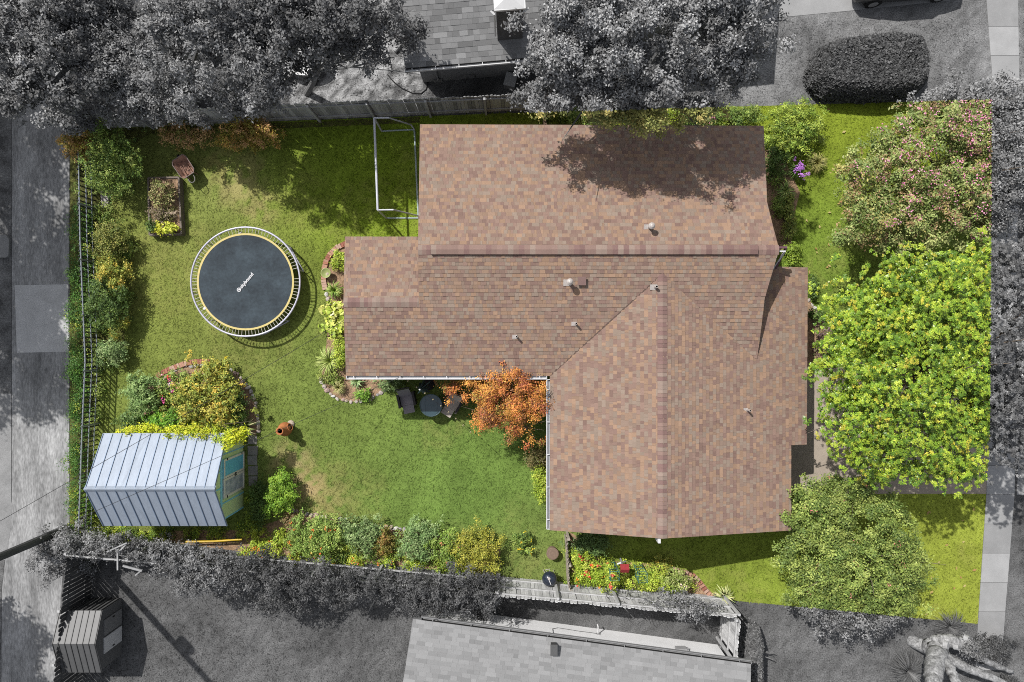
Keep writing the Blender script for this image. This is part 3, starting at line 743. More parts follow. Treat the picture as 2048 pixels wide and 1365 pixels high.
fence('board_fence', 'short brown board fence joining the northern fence to the house wall', (1.25, 9.45), (1.28, 8.2), 1.7, [mat('fence_brown', C(120, 98, 80), .9, .2, 3)], mat('fence_brown_frame', C(136, 112, 92), .9, .2, 3), seed=3, posts=1.2)
fence('board_fence', 'weathered pale board fence behind the black kettle grill', (-.55, -9.66), (8.6, -10.47), 2.2, FP, M_FPF, side=1, rails=(.4, 1.2, 1.95), seed=4)
fence('board_fence', 'vine covered old board fence with pale top rails behind the metal roofed shed', (-17.0, -8.2), (-.6, -9.65), 2.1, FD, M_FPF, side=1, rails=(.5, 1.5, 2.0), seed=5, missing=.25)
fence('board_fence', 'short pale board fence closing the grass strip beside the clipped box hedge', (8.62, -10.6), (8.5, -12.15), 2.2, FP, M_FPF, side=-1, rails=(.4, 1.2, 1.95), seed=6, posts=1.4)
fence('plank_fence', 'dark plank fence with gaps between the alley and the small metal shed', (-17.05, -8.3), (-17.7, -14.5), 1.9, FD, M_FF, pitch=.17, bw=.14, side=-1, rails=(.4, 1.5), seed=7)
M_RAIL = mat('galvanised', C(168, 174, 182), .5, .1, 4, metal=.3); M_PICK = mat('dark_picket', C(66, 66, 62), .7, .15, 4)
fence('picket_fence', 'pale short picket fence running from the house corner to the grill', W(1129, 1066)[:2], W(1134, 1168)[:2], 1.0, [mat('picket_pale', C(196, 184, 168), .9, .2, 5)], mat('picket_frame', C(190, 178, 164), .9, .2, 4), pitch=.15, bw=.09, side=1, rails=(.3, .8), posts=1.2, seed=9)
pf = thing('metal_fence', 'dark metal picket fence with grey rails along the western lot edge', 'fence', (-17, 0, 0))
path = [(-17.12, 7.6), (-17.05, 4.0), (-16.85, -.8), (-16.98, -3.7), (-17.12, -7.75)]
ts = [0]
for i in range(1, len(path)): ts.append(ts[-1] + math.dist(path[i - 1], path[i]))
pk = MB().box((0, 0, .6), (.028, .05, 1.18)).mesh('picket', M_PICK)
t = .05
while t < ts[-1]:
    xx = np.interp(t, ts, [p[0] for p in path]); yy = np.interp(t, ts, [p[1] for p in path])
    piece('picket', pk, pf, (xx, yy, 0), (0, 0, 0)); t += .2
for z in (.32, .68, 1.12):
    part('rail', MB().tube([(a + .04, b, z) for a, b in path], .03 if z > 1 else .022, 8), M_RAIL, pf)
for i in range(8):
    t = ts[-1] * i / 7
    xx = np.interp(t, ts, [p[0] for p in path]); yy = np.interp(t, ts, [p[1] for p in path])
    part('post', MB().tube([(xx + .06, yy, 0), (xx + .06, yy, 1.2), (xx + .06, yy, 1.26)], [.035, .035, .01], 10), M_RAIL, pf)

# ------------------------------------------------------------------ trampoline
M_FRAME = mat('trampoline_frame', C(222, 220, 236), .35, .05, 4, metal=.2, spec=.5)
M_SPRING = mat('spring', C(222, 218, 200), .4, .1, 10, metal=.3)
M_MAT = mat('jumping_mat', C(50, 60, 68), .75, .2, 1.6, .2, fine=(9, .16), col2=C(66, 78, 86))
M_YEL = mat('yellow_webbing', C(234, 214, 140), .7, .08, 10)
TZ = .8; tc = W(491, 564, TZ); TR = 109.0 / F * (H - TZ)
tr = thing('trampoline', 'large round black trampoline with white frame and yellow edged mat', 'trampoline', (tc.x, tc.y, 0))
ring = lambda r, z, n: [(tc.x + r * math.cos(2 * math.pi * i / n), tc.y + r * math.sin(2 * math.pi * i / n), z) for i in range(n)]
part('frame', MB().tube(ring(TR, TZ, 72), .038, 8, closed=True), M_FRAME, tr, smooth=True)
rm, ry_ = 1.86, 1.935
part('mat', MB().lathe([(rm + .01, TZ - .05), (rm + .01, TZ), (1.2, TZ - .012), (.6, TZ - .02), (0, TZ - .024)], (tc.x, tc.y, 0), 72), M_MAT, tr, smooth=False)
part('webbing', MB().lathe([(rm, TZ - .012), (rm, TZ + .006), (ry_, TZ + .006), (ry_, TZ - .012)], (tc.x, tc.y, 0), 72, cap=False), M_YEL, tr)
sp = MB().tube([(ry_ - .01, 0, TZ), (ry_ + .05, 0, TZ), (TR - .06, 0, TZ), (TR - .02, 0, TZ + .01)], [.006, .012, .012, .006], 6).mesh('spring', M_SPRING, (0, 0, TZ))
rr = random.Random(4)
for i in range(96):
    if i in (2, 3, 30, 31, 90): continue
    piece('spring', sp, tr, (tc.x, tc.y, TZ), (0, 0, 2 * math.pi * (i + rr.uniform(-.12, .12)) / 96))
for i in range(4):
    a = .5 + i * math.pi / 2; p1 = Vector((math.cos(a - .28), math.sin(a - .28), 0)) * TR; p2 = Vector((math.cos(a + .28), math.sin(a + .28), 0)) * TR
    c_ = Vector((tc.x, tc.y, 0))
    part('leg', MB().tube([c_ + p1 + Vector((0, 0, TZ - .03)), c_ + p1 * .99 + Vector((0, 0, .06)), c_ + p1 * .985 + Vector((0, 0, .03)), c_ + p2 * .985 + Vector((0, 0, .03)), c_ + p2 * .99 + Vector((0, 0, .06)), c_ + p2 + Vector((0, 0, TZ - .03))], .024, 8), M_FRAME, tr)
a_ = math.atan2(564 - 618, 409 - 491)
part('care_tag', MB().box(W(409, 617, TZ + .012), (.11, .09, .006), rz=.6), M_WHITE, tr)
for a, b in (((541, 686), (618, 602)), ((583, 684), (605, 668))):
    pass
fc = bpy.data.curves.new('lettering', 'FONT'); fc.body = 'skybound'; fc.size = .2; fc.extrude = .001; fc.offset = .006; fc.align_y = 'CENTER'; fc.space_character = 1.02
fo = bpy.data.objects.new('lettering_source', fc); COL.objects.link(fo)
bpy.context.view_layer.update()
me = bpy.data.meshes.new_from_object(fo.evaluated_get(bpy.context.evaluated_depsgraph_get())); bpy.data.objects.remove(fo)
me.materials.clear(); me.materials.append(M_WHITE); me.name = 'lettering'
wid = max(v.co.x for v in me.vertices)
s_ = .74 / wid; ang = math.atan2(576.5 - 546.8, 505.5 - 480.8)
lp = W(481.5, 576, TZ) + Vector((0, 0, .004))
piece('lettering', me, tr, lp, (0, 0, ang), (s_, s_, 1))
lg = W(478, 580, TZ) + Vector((0, 0, .002))
lo = part('logo', MB().lathe([(.085, -.012), (.085, .003), (.0, .003)], lg, 20), M_WHITE, tr)
part('logo_mark', MB().tube([lg + Vector((.045 * math.cos(t_), .045 * math.sin(t_), .004)) for t_ in np.linspace(1.2, 6.2, 12)] , .011, 5), M_MAT, lo)

# ------------------------------------------------------------------ football goal
gz = 1.72
M_GOAL = mat('goal_paint', C(226, 228, 238), .4, .12, 3, spec=.5)
M_GOALW = mat('goal_worn', C(190, 206, 206), .5, .2, 3)
f0, f1 = W(764, 263), W(773, 437); b0, b1 = W(829, 260), W(837, 437)
t0, t1 = W(748.5, 236.5, gz), W(755.5, 420.5, gz); u0, u1 = W(777, 236, gz), W(786, 420, gz); k0, k1 = W(822, 250, .3), W(836, 432, .12)
goal = thing('football_goal', 'white metal football goal frame without net beside the house', 'goal', (f0 + b1) / 2)
part('crossbar', MB().tube([t0, t1], .045, 10), M_GOAL, goal)
for a, b in ((t0, f0), (t1, f1)): part('post', MB().tube([a, b + Vector((0, 0, .03))], .036, 10), M_GOAL, goal)
for t_, u_, k_, b_ in ((t0, u0, k0, b0), (t1, u1, k1, b1)): part('stanchion', MB().tube([t_, u_, k_, b_ + Vector((0, 0, .04))], .03, 10), M_GOAL, goal)
for a, b in ((f0, b0), (f1, b1)): part('side_bar', MB().tube([a + Vector((0, 0, .03)), b + Vector((0, 0, .03))], .032, 8), M_GOALW, goal)
part('ground_bar', MB().tube([b0 + Vector((0, 0, .03)), b1 + Vector((0, 0, .03))], .036, 8), M_GOALW, goal)

# ------------------------------------------------------------------ patio furniture
M_WICK = mat('wicker', C(70, 66, 66), .8, .25, 30, .6); M_CUSH = mat('cushion', C(176, 166, 160), .9, .08, 6, .2)
def recliner(label, c, ang, m_seat):
    t = thing('wicker_recliner', label, 'chair', c, 'recliners by the glass table'); R = Matrix.Rotation(ang, 3, 'Z')
    L = lambda x, y, z: Vector(c) + R @ Vector((x, y, z))
    def slab(name, pts, th, m):
        vs = [L(*p) for p in pts] + [L(p[0], p[1], p[2] - th) for p in pts]
        return part(name, MB().add(vs, [(0, 1, 2, 3), (7, 6, 5, 4), (0, 4, 5, 1), (1, 5, 6, 2), (2, 6, 7, 3), (3, 7, 4, 0)]), m, t)
    slab('seat', [(-.26, -.16, .4), (.26, -.16, .4), (.26, .2, .38), (-.26, .2, .38)], .09, m_seat)
    slab('backrest', [(-.25, .2, .4), (.25, .2, .4), (.25, .5, .92), (-.25, .5, .92)], .08, m_seat)
    slab('footrest', [(-.22, -.5, .36), (.22, -.5, .36), (.22, -.17, .38), (-.22, -.17, .38)], .06, m_seat)
    for s_ in (-1, 1):
        part('armrest', MB().box(L(s_ * .31, .06, .56), (.09, .56, .04), rz=ang), M_WICK, t)
        part('side_panel', MB().box(L(s_ * .31, .06, .29), (.05, .52, .5), rz=ang), M_WICK, t)
        for yy in (-.18, .3): part('leg', MB().box(L(s_ * .3, yy, .03), (.05, .05, .06), rz=ang), M_WICK, t)
    part('back_frame', MB().tube([L(-.27, .52, .9), L(-.27, .55, .97), L(.27, .55, .97), L(.27, .52, .9)], .025, 8), M_WICK, t)
recliner('dark wicker recliner nearest the stone edged bed, in the roof shade', W(817, 801), math.radians(12), mat('recliner_shaded', C(150, 144, 148), .85, .1, 8, .3))  # seat in the shaded tone, greyer than its twin
recliner('wicker recliner half lit by the sun under the orange tree', W(905, 808), math.radians(-31), mat('recliner_sunlit', C(206, 194, 182), .85, .08, 8, .3))  # sunlight on the seat is put into its paler colour
M_GLASS = mat('table_glass', C(70, 92, 100), .08, .06, 3, spec=.8); M_STEEL = mat('table_frame', C(96, 116, 122), .4, .1, 6, metal=.4)
c = W(866, 808); zt = .68
tb = thing('round_glass_table', 'round dark glass patio table between the two recliners', 'table', c)
tp = part('table_top', MB().lathe([(.0, zt - .008), (.43, zt - .008), (.43, zt), (0, zt)], c, 40), M_GLASS, tb)
part('rim', MB().tube([c + Vector((.44 * math.cos(2 * math.pi * i / 40), .44 * math.sin(2 * math.pi * i / 40), zt)) for i in range(40)], .018, 6, closed=True), M_STEEL, tb)
for a, b in (((-.24, -.36), (-.24, .36)), ((.24, -.36), (.24, .36)), ((-.24, 0), (.24, 0))):
    part('strut', MB().beam(c + Vector((*a, zt + .008)), c + Vector((*b, zt + .008)), .014, .012), M_STEEL, tp)
for i in range(4):
    a = math.pi / 4 + i * math.pi / 2
    part('leg', MB().tube([c + Vector((.36 * math.cos(a), .36 * math.sin(a), zt - .01)), c + Vector((.4 * math.cos(a), .4 * math.sin(a), 0))], .018, 8), M_STEEL, tb)
# closed parasol
c = W(858, 769); M_CLOTH = mat('parasol_cloth', C(128, 156, 160), .9, .1, 6)
um = thing('closed_parasol', 'closed blue grey garden parasol standing beside the house eave', 'parasol', c)
part('pole', MB().tube([c, c + Vector((-.06, -.05, 2.35))], .022, 8), mat('parasol_pole', C(150, 130, 110), .6, .1, 5), um)
part('base', MB().lathe([(.24, 0), (.24, .05), (.06, .1), (0, .1)], c, 20), M_DARK, um)
mb = MB(); nfold = 8; tp_ = c + Vector((-.06, -.05, 2.32))
for i in range(nfold):
    a = 2 * math.pi * i / nfold; a2 = a + math.pi / nfold; a0 = a - math.pi / nfold
    o_ = c + Vector((-.03, -.03, 1.15)); r = .27 + .07 * ((i * 7) % 3)
    e_ = o_ + Vector((math.cos(a) * r, math.sin(a) * r, -.05 * (i % 2))); q1 = o_ + Vector((math.cos(a0) * .08, math.sin(a0) * .08, .05)); q2 = o_ + Vector((math.cos(a2) * .08, math.sin(a2) * .08, .05))
    mid = tp_ * .4 + e_ * .6 + Vector((math.cos(a) * .05, math.sin(a) * .05, 0))
    mb.add([tp_, q1, e_, q2, mid], [(0, 1, 4), (1, 2, 4), (0, 4, 3), (4, 2, 3)])
part('canopy', mb, M_CLOTH, um); part('finial', MB().lathe([(.0, 2.42), (.035, 2.39), (.035, 2.35), (.02, 2.32)][::-1], c + Vector((-.06, -.05, 0)), 10), M_WHITE, um)
# string of bulbs from the eave towards the orange tree
a, b = W(806, 756, 2.95), W(948, 872, 1.9)
ln = thing('string_lights', 'string of small bulbs hanging from the eave to the orange tree', 'string lights', (a + b) / 2)
sag = lambda t_: a.lerp(b, t_) - Vector((0, 0, .55 * 4 * t_ * (1 - t_)))
part('cable', MB().tube([sag(i / 24) for i in range(25)], .006, 5), M_DARK, ln)
for i in range(9):
    p = sag((i + .5) / 9); part('bulb', MB().lathe([(0, -.09), (.025, -.07), (.03, -.045), (.014, -.015), (.014, 0)], p, 10), mat('bulb', C(230, 214, 176), .2, .03, 5, spec=.6), ln)

# ------------------------------------------------------------------ chiminea
c = W(577, 856); M_TERRA = mat('terracotta', C(196, 120, 72), .75, .18, 5, .4, col2=C(206, 136, 86)); M_HOLE = mat('dark_hole', C(44, 26, 20), .95, .3, 8)  # darkest colour paints the shade inside flue and mouth on flat discs
chm = thing('chiminea', 'terracotta chiminea with open chimney standing on the back lawn', 'chiminea', c)
part('body', MB().lathe([(.12, .14), (.21, .2), (.275, .34), (.285, .46), (.25, .6), (.17, .74), (.125, .86), (.115, 1.0), (.15, 1.04), (.155, 1.08), (.105, 1.08), (.095, .98)], c, 28), M_TERRA, chm, smooth=True)
part('chimney_hole', MB().lathe([(.1, 1.0), (0, 1.0)], c, 20), M_HOLE, chm)
md = Vector((.86, .35, .36)).normalized(); pc_ = c + Vector((0, 0, .44)) + md * .235
tt_ = md.cross(Vector((0, 0, 1))).normalized(); bb_ = tt_.cross(md)
part('mouth_rim', MB().tube([pc_ + md * .03 + (tt_ * math.cos(2 * math.pi * i / 20) + bb_ * math.sin(2 * math.pi * i / 20)) * .14 for i in range(20)], .026, 8, closed=True), M_TERRA, chm, smooth=True)
part('mouth', MB().add([pc_ + md * .042 + (tt_ * math.cos(2 * math.pi * i / 20) + bb_ * math.sin(2 * math.pi * i / 20)) * .13 for i in range(20)], [tuple(range(20))]), M_HOLE, chm)
st = MB()
for i in range(3):
    a = i * 2.09 + .4; st.tube([c + Vector((.16 * math.cos(a), .16 * math.sin(a), .2)), c + Vector((.2 * math.cos(a), .2 * math.sin(a), 0))], .018, 6)
part('stand', st, M_DARK, chm)
solo('garden_stone', MB().lathe([(.16, .0), (.15, .06), (.1, .1), (0, .11)], W(582, 848), 9), mat('pale_stone', C(206, 190, 170), .9, .15, 8, .5), W(582, 848), 'pale flat stone on the grass beside the chiminea', 'stone')

# ------------------------------------------------------------------ wheelbarrow
c = W(380, 341); ang = math.radians(-56); R = Matrix.Rotation(ang, 3, 'Z'); L = lambda x, y, z: c + R @ Vector((x, y, z))
M_RUST = mat('rusty_tray', C(118, 92, 84), .85, .4, 7, .4, col2=C(176, 136, 116))
wb = thing('wheelbarrow', 'rusty brown wheelbarrow parked on the shaded lawn by the planter box', 'wheelbarrow', c)
rim = [(-.44, -.24, .56), (-.3, -.32, .57), (.3, -.31, .58), (.42, -.22, .58), (.42, .22, .58), (.3, .31, .58), (-.3, .32, .57), (-.44, .24, .56)]
btm = [(x * .62 + .02, y * .62, .30) for x, y, z in rim]
n = 8
part('tray', MB().add([L(*p) for p in rim] + [L(*p) for p in btm] + [L(p[0] * 1.03, p[1] * 1.03, p[2] - .02) for p in rim] + [L(p[0] * 1.05, p[1] * 1.05, p[2] - .03) for p in btm],
     [(i, (i + 1) % n, n + (i + 1) % n, n + i) for i in range(n)] + [tuple(range(n, 2 * n))] + [(2 * n + (i + 1) % n, 2 * n + i, 3 * n + i, 3 * n + (i + 1) % n) for i in range(n)] + [tuple(range(3 * n, 4 * n))[::-1]] + [((i + 1) % n, i, 2 * n + i, 2 * n + (i + 1) % n) for i in range(n)]), M_RUST, wb)
part('rim', MB().tube([L(p[0] * 1.01, p[1] * 1.01, p[2]) for p in rim], .016, 6, closed=True), mat('rusty_rim', C(150, 134, 130), .7, .2, 8), wb)
part('handle', MB().tube([L(.3, -.14, .45), L(.62, -.13, .55), L(.72, -.08, .58), L(.75, 0, .58), L(.72, .08, .58), L(.62, .13, .55), L(.3, .14, .45)], .016, 8), mat('handle_metal', C(170, 166, 166), .4, .1, 6, metal=.4), wb)
wh = part('wheel', MB().tube([L(-.5 + .17 * math.cos(2 * math.pi * i / 18), 0, .18 + .17 * math.sin(2 * math.pi * i / 18)) for i in range(18)], .045, 8, closed=True), mat('tyre', C(56), .9, .1, 6), wb)
part('hub', MB().tube([L(-.5, -.08, .18), L(-.5, .08, .18)], .08, 10), M_RUST, wh)
for s_ in (-1, 1):
    part('leg', MB().tube([L(.28, s_ * .16, .36), L(.34, s_ * .18, 0)], .016, 6), M_RUST, wb); part('strut', MB().tube([L(.3, s_ * .14, .44), L(-.5, s_ * .07, .18)], .018, 6), M_RUST, wb)

# ------------------------------------------------------------------ planter box, paver, bird bath
q = [W(296, 356, .32), W(357, 355, .32), W(362, 468, .32), W(299, 470, .32)]
M_PLANK = mat('planter_plank', C(140, 128, 118), .9, .25, 4, .4, stretch=(1, 1, 5)); 
cb = sum(q, Vector()) / 4; cb.z = 0
pb = thing('planter_box', 'wooden raised planter box full of plants beside the wheelbarrow', 'planter', cb)
for i in range(4):
    a, b = q[i].copy(), q[(i + 1) % 4].copy(); a.z = b.z = .16
    part('plank', MB().beam(a, b, .07, .32 + .006 * i), M_PLANK, pb)
part('soil', MB().prism([p[:2] for p in q][::-1], .02, .26), M_SOIL, pb)
solo('concrete_paver', MB().prism([W(203, 383)[:2], W(206, 417)[:2], W(220, 416)[:2], W(219, 382)[:2]], .006, .09), mat('paver', C(196, 188, 184), .9, .08, 5, .3), W(211, 399), 'upright grey concrete paver on the grass beside the metal fence', 'paver')
c = W(656, 548)
bb = thing('bird_bath', 'shallow green glazed bird bath bowl inside the brick edging', 'bird bath', c)
part('bowl', MB().lathe([(.06, .22), (.16, .26), (.2, .33), (.205, .35), (.18, .345), (.15, .31), (0, .285)], c, 26), mat('green_glaze', C(176, 186, 116), .35, .12, 6, spec=.5), bb, smooth=True)
part('foot', MB().lathe([(.12, 0), (.07, .05), (.05, .2), (.08, .25)], c, 16), mat('glaze_foot', C(150, 150, 100), .5, .1, 6), bb)
part('stone', MB().lathe([(.05, 0), (.06, .03), (0, .05)], c + Vector((.06, -.03, .28)), 8), mat('pale_stone', C(206, 190, 170)), bb)

# ------------------------------------------------------------------ edging of stones and bricks
def along(pts, step):
    w = [W(*p) for p in pts]; out = []; acc = 0
    for i in range(len(w) - 1):
        seg = w[i + 1] - w[i]; L_ = seg.length; t_ = acc
        while t_ < L_:
            out.append((w[i] + seg * (t_ / L_), math.atan2(seg.y, seg.x))); t_ += step
        acc = t_ - L_
    return out
def rock(rr, r):
    mb = MB(); n = 7
    prof = [(.75, 0), (1, .35), (.85, .75), (.4, .98)]; vs = []
    for k_, (a, z) in enumerate(prof):
        for j in range(n):
            t_ = 2 * math.pi * j / n + k_ * .2; rad = r * a * rr.uniform(.82, 1.18); vs.append((rad * math.cos(t_), rad * .8 * math.sin(t_), z * r * .95 * rr.uniform(.9, 1.05)))
    fs = [(k_ * n + j, k_ * n + (j + 1) % n, (k_ + 1) * n + (j + 1) % n, (k_ + 1) * n + j) for k_ in range(3) for j in range(n)] + [tuple(range(3 * n, 4 * n))]
    return mb.add(vs, fs)
rr = random.Random(12)
STM = [mat('edge_stone_%d' % i, C(*c_), .9, .2, 8, .5) for i, c_ in enumerate([(222, 214, 202), (206, 192, 182), (186, 180, 178), (214, 200, 176), (204, 176, 166), (232, 228, 220)])]
ROCKS = [rock(rr, .10).mesh('stone', m, smooth=False) for m in STM for _ in range(2)]
BRM = [mat('edge_brick_%d' % i, C(*c_), .9, .18, 9, .4) for i, c_ in enumerate([(190, 132, 108), (206, 158, 134), (176, 116, 96), (212, 176, 156)])]
BRK = [MB().box((0, 0, .045), (.095, .2, .1)).mesh('brick', m) for m in BRM]
def edging(name, label, pts, kind, step, sc=1.0):
    w = along(pts, step); t = thing(name, label, 'edging', w[len(w) // 2][0])
    for p, a in w:
        if kind == 'stone':
            s_ = sc * rr.uniform(.75, 1.3); piece('stone', rr.choice(ROCKS), t, p + Vector((rr.uniform(-.03, .03), rr.uniform(-.03, .03), -.01)), (rr.uniform(-.2, .2), rr.uniform(-.2, .2), rr.uniform(0, 6)), (s_, s_ * rr.uniform(.8, 1.1), s_ * .9))
        else:
            piece('brick', rr.choice(BRK), t, p + Vector((0, 0, rr.uniform(-.01, .012))), (rr.uniform(-.05, .05), rr.uniform(-.05, .05), a + rr.uniform(-.06, .06)))
edging('brick_edging', 'curved brick edging of the flower bed at the house wing', [(690, 489), (676, 495), (662, 508), (653, 522), (649, 540), (648, 560), (651, 578)], 'brick', .105)
edging('stone_edging', 'pale stones curving round the bed below the wing eave', [(642, 757), (646, 772), (658, 786), (675, 797), (695, 803), (720, 804), (743, 798), (760, 788), (776, 774)], 'stone', .19)
edging('stone_edging', 'few pale stones edging the hosta bed beside the house wing', [(654, 588), (658, 600), (662, 612), (668, 668), (672, 690)], 'stone', .24)
edging('brick_edging', 'curved brick edging along the top of the round flower bed', [(317, 752), (330, 744), (350, 735), (372, 727), (395, 723), (420, 724)], 'brick', .105)
edging('stone_edging', 'pale stones lying inside the curved brick edging of the round bed', [(333, 750), (350, 741), (370, 734), (392, 731), (412, 731)], 'stone', .22)
edging('stone_edging', 'white stones curving down the right side of the round bed', [(463, 740), (477, 750), (489, 763), (499, 777), (507, 793), (513, 812), (516, 832), (518, 852), (517, 868)], 'stone', .17)
edging('stone_edging', 'row of grey stones along the left half of the southern bed', [(586, 1022), (605, 1025), (628, 1031), (650, 1035), (676, 1037), (700, 1040)], 'stone', .2, 1.15)
edging('stone_edging', 'row of pale stones along the middle of the southern bed', [(752, 1052), (775, 1055), (800, 1058), (815, 1060)], 'stone', .2, 1.25)
edging('stone_edging', 'row of small white stones at the right end of the southern bed', [(888, 1072), (905, 1073), (925, 1074), (945, 1075)], 'stone', .17)
edging('brick_edging', 'curved pale brick edging at the end of the side bed', [(1340, 1137), (1362, 1142), (1385, 1150), (1398, 1163), (1408, 1177), (1420, 1190), (1432, 1193)], 'brick', .14)
edging('stone_edging', 'few pale stones edging the front bed beside the driveway', [(1616, 602), (1628, 615), (1640, 630), (1650, 650), (1655, 668)], 'stone', .2)

# ------------------------------------------------------------------ grill corner
c = W(1097, 1146)
M_ENAMEL = mat('black_enamel', C(46, 54, 70), .12, .08, 4, spec=.7)
gr = thing('kettle_grill', 'round black kettle grill with pale lid handle by the weathered fence', 'grill', c)
part('bowl', MB().lathe([(.05, .42), (.17, .46), (.26, .58), (.29, .7)], c, 32), M_ENAMEL, gr, smooth=True)
lid = part('lid', MB().lathe([(.3, .7), (.3, .72), (.275, .82), (.2, .91), (.1, .95), (0, .96)], c, 32), M_ENAMEL, gr, smooth=True)
part('handle', MB().tube([c + Vector((-.02, .02, .96)), c + Vector((-.03, .05, 1.01)), c + Vector((.04, -.12, 1.01)), c + Vector((.05, -.15, .94))], .016, 8), M_WHITE, lid)
part('lid_vent', MB().lathe([(.055, .94), (.055, .965), (0, .97)], c + Vector((-.03, .09, 0)), 14), M_PIPE, lid)
part('side_handle', MB().tube([c + Vector((-.12, .26, .68)), c + Vector((-.15, .36, .68)), c + Vector((.02, .38, .68)), c + Vector((.0, .28, .68))], .014, 6), M_PIPE, gr)
for i in range(3):
    a = i * 2.094 + .5; part('leg', MB().tube([c + Vector((.15 * math.cos(a), .15 * math.sin(a), .5)), c + Vector((.26 * math.cos(a), .26 * math.sin(a), 0))], .014, 8), M_PIPE, gr)
part('ash_pan', MB().lathe([(.12, .3), (.13, .33), (.11, .34)], c, 20), M_PIPE, gr)
c = W(1104, 1102); M_TABLE = mat('brown_resin', C(142, 120, 104), .8, .12, 8, .3)
rt = thing('round_side_table', 'small round brown drum table on the grass above the grill', 'side table', c)
part('drum', MB().lathe([(.2, 0), (.22, .1), (.2, .25), (.22, .36)], c, 28), M_TABLE, rt)
part('table_top', MB().lathe([(.235, .36), (.25, .375), (.245, .40), (.205, .41), (.2, .402), (.1, .404), (.09, .4), (0, .4)], c, 32), M_TABLE, rt)
# red topped weather spinner and two teal cages
c = W(1240, 1119); M_RED = mat('red_paint', C(176, 62, 66), .6, .15, 8); M_SILV = mat('silver', C(196, 198, 206), .35, .1, 8, metal=.4)
sp_ = thing('garden_spinner', 'silver garden stake with red roofed top among the rose bushes', 'garden ornament', c)
part('stake', MB().tube([c, c + Vector((0, 0, 1.0))], .022, 8), M_SILV, sp_)
for a in (.3, 1.87, 3.44, 5.0): part('vane', MB().box(c + Vector((.11 * math.cos(a), .11 * math.sin(a), .42)), (.16, .06, .012), M=Matrix.Rotation(a, 3, 'Z') @ Matrix.Rotation(.5, 3, 'X')), M_SILV, sp_)
hb = part('birdhouse', MB().box(c + Vector((0, 0, 1.05)), (.2, .18, .2)), M_RED, sp_)
part('birdhouse_roof', MB().add([c + Vector(v) for v in [(-.17, -.17, 1.12), (.17, -.17, 1.12), (.17, .0, 1.28), (-.17, .0, 1.28), (.17, .17, 1.12), (-.17, .17, 1.12)]], [(0, 1, 2, 3), (3, 2, 4, 5), (0, 3, 5), (1, 4, 2)]), M_RED, hb)
part('pennant', MB().add([c + Vector(v) for v in [(-.06, -.02, .72), (.06, -.02, .72), (.0, -.1, .96), (-.06, .02, .7)]], [(0, 1, 2), (0, 2, 3)]), mat('pale_cone', C(226, 206, 196), .7, .1, 6), sp_)
M_CAGE = mat('teal_wire', C(66, 136, 142), .5, .1, 6)
for lb, px, py in (('teal wire plant cage left of the red topped spinner', 1219, 1128), ('teal wire plant cage right of the red topped spinner', 1273, 1133)):
    c = W(px, py); cg = thing('plant_cage', lb, 'plant cage', c, 'teal plant cages in the side bed'); s_ = .15
    cr = [(-s_, -s_), (s_, -s_), (s_, s_), (-s_, s_)]
    for a, b in cr: part('leg', MB().tube([c + Vector((a, b, 0)), c + Vector((a * 1.15, b * 1.15, 1.45))], .011, 6), M_CAGE, cg)
    for z in (.35, .75, 1.15, 1.44): part('ring', MB().tube([c + Vector((a * (1 + .1 * z), b * (1 + .1 * z), z)) for a, b in cr], .010, 6, closed=True), M_CAGE, cg)
for k_, (px, py, r_) in enumerate(((1226, 1150, .5), (1268, 1154, .42))):
    c = W(px, py); cg = thing('wire_trellis', ['bent black wire trellis leaning on the pale fence under the left cage', 'bent black wire trellis leaning on the pale fence under the right cage'][k_], 'trellis', c)
    for j in range(5):
        z0 = 1.0 + .22 * j
        part('wire', MB().tube([c + Vector((r_ * (1 - .1 * j) * math.cos(t_), -.25 - .12 * j + .18 * math.sin(t_), z0 + .12 * math.sin(t_ * 2))) for t_ in np.linspace(0, 2 * math.pi, 22)[:-1]], .007, 5, closed=True), M_GDARK, cg)
    for a in (-.35, 0, .35): part('stake', MB().tube([c + Vector((a, 0, 0)), c + Vector((a, -.75, 1.95))], .009, 5), M_GDARK, cg)
solo('white_sign_plate', MB().beam(W(1292, 1200, 1.6), W(1312, 1203, 1.6), .03, .14), M_GWHITE, W(1300, 1172), 'small white board fixed to the weathered pale fence', 'board')

# ------------------------------------------------------------------ utility pole and wires
b = W(140, 1055); M_POLE = mat('pole_wood', C(84), .9, .2, 4, .4, stretch=(6, 6, .5)); top_ = b + Vector((0, 0, 12.2))
up_ = thing('utility_pole', 'dark wooden utility pole beside the alley, leaning out of the frame', 'utility pole', b)
part('pole', MB().tube([b, b + Vector((0, 0, 5)), top_], [.16, .14, .12], 12), M_POLE, up_)
part('crossarm', MB().beam(top_ + Vector((-.7, -.5, -.4)), top_ + Vector((.7, .5, -.4)), .1, .12), M_POLE, up_)
part('transformer', MB().lathe([(.17, -.4), (.2, -.38), (.2, .3), (.12, .38), (0, .4)], top_ + Vector((.34, .05, -4.0)), 16), mat('transformer_grey', C(140), .5, .1, 4), up_)
part('transformer_bracket', MB().beam(top_ + Vector((0, 0, -3.9)), top_ + Vector((.3, .05, -3.9)), .08, .2), M_POLE, up_)
M_WIRE = mat('wire', C(60), .6, .1, 5)
def wire(label, a, b_, sag_, r=.006):
    a, b_ = Vector(a), Vector(b_)
    pts = [a.lerp(b_, i / 24) - Vector((0, 0, sag_ * 4 * (i / 24) * (1 - i / 24))) for i in range(25)]
    solo('overhead_wire', MB().tube(pts, r, 5), M_WIRE, a, label, 'wire', 'overhead wires from the utility pole')
wire('overhead wire crossing the metal shed roof towards the house wing', top_ + Vector((0, 0, -.5)), W(690, 640, 3.6), .5, .008)
wire('overhead wire crossing the metal shed roof towards the house eave', top_ + Vector((0, 0, -1.0)), W(806, 752, 3.0), .6, .007)
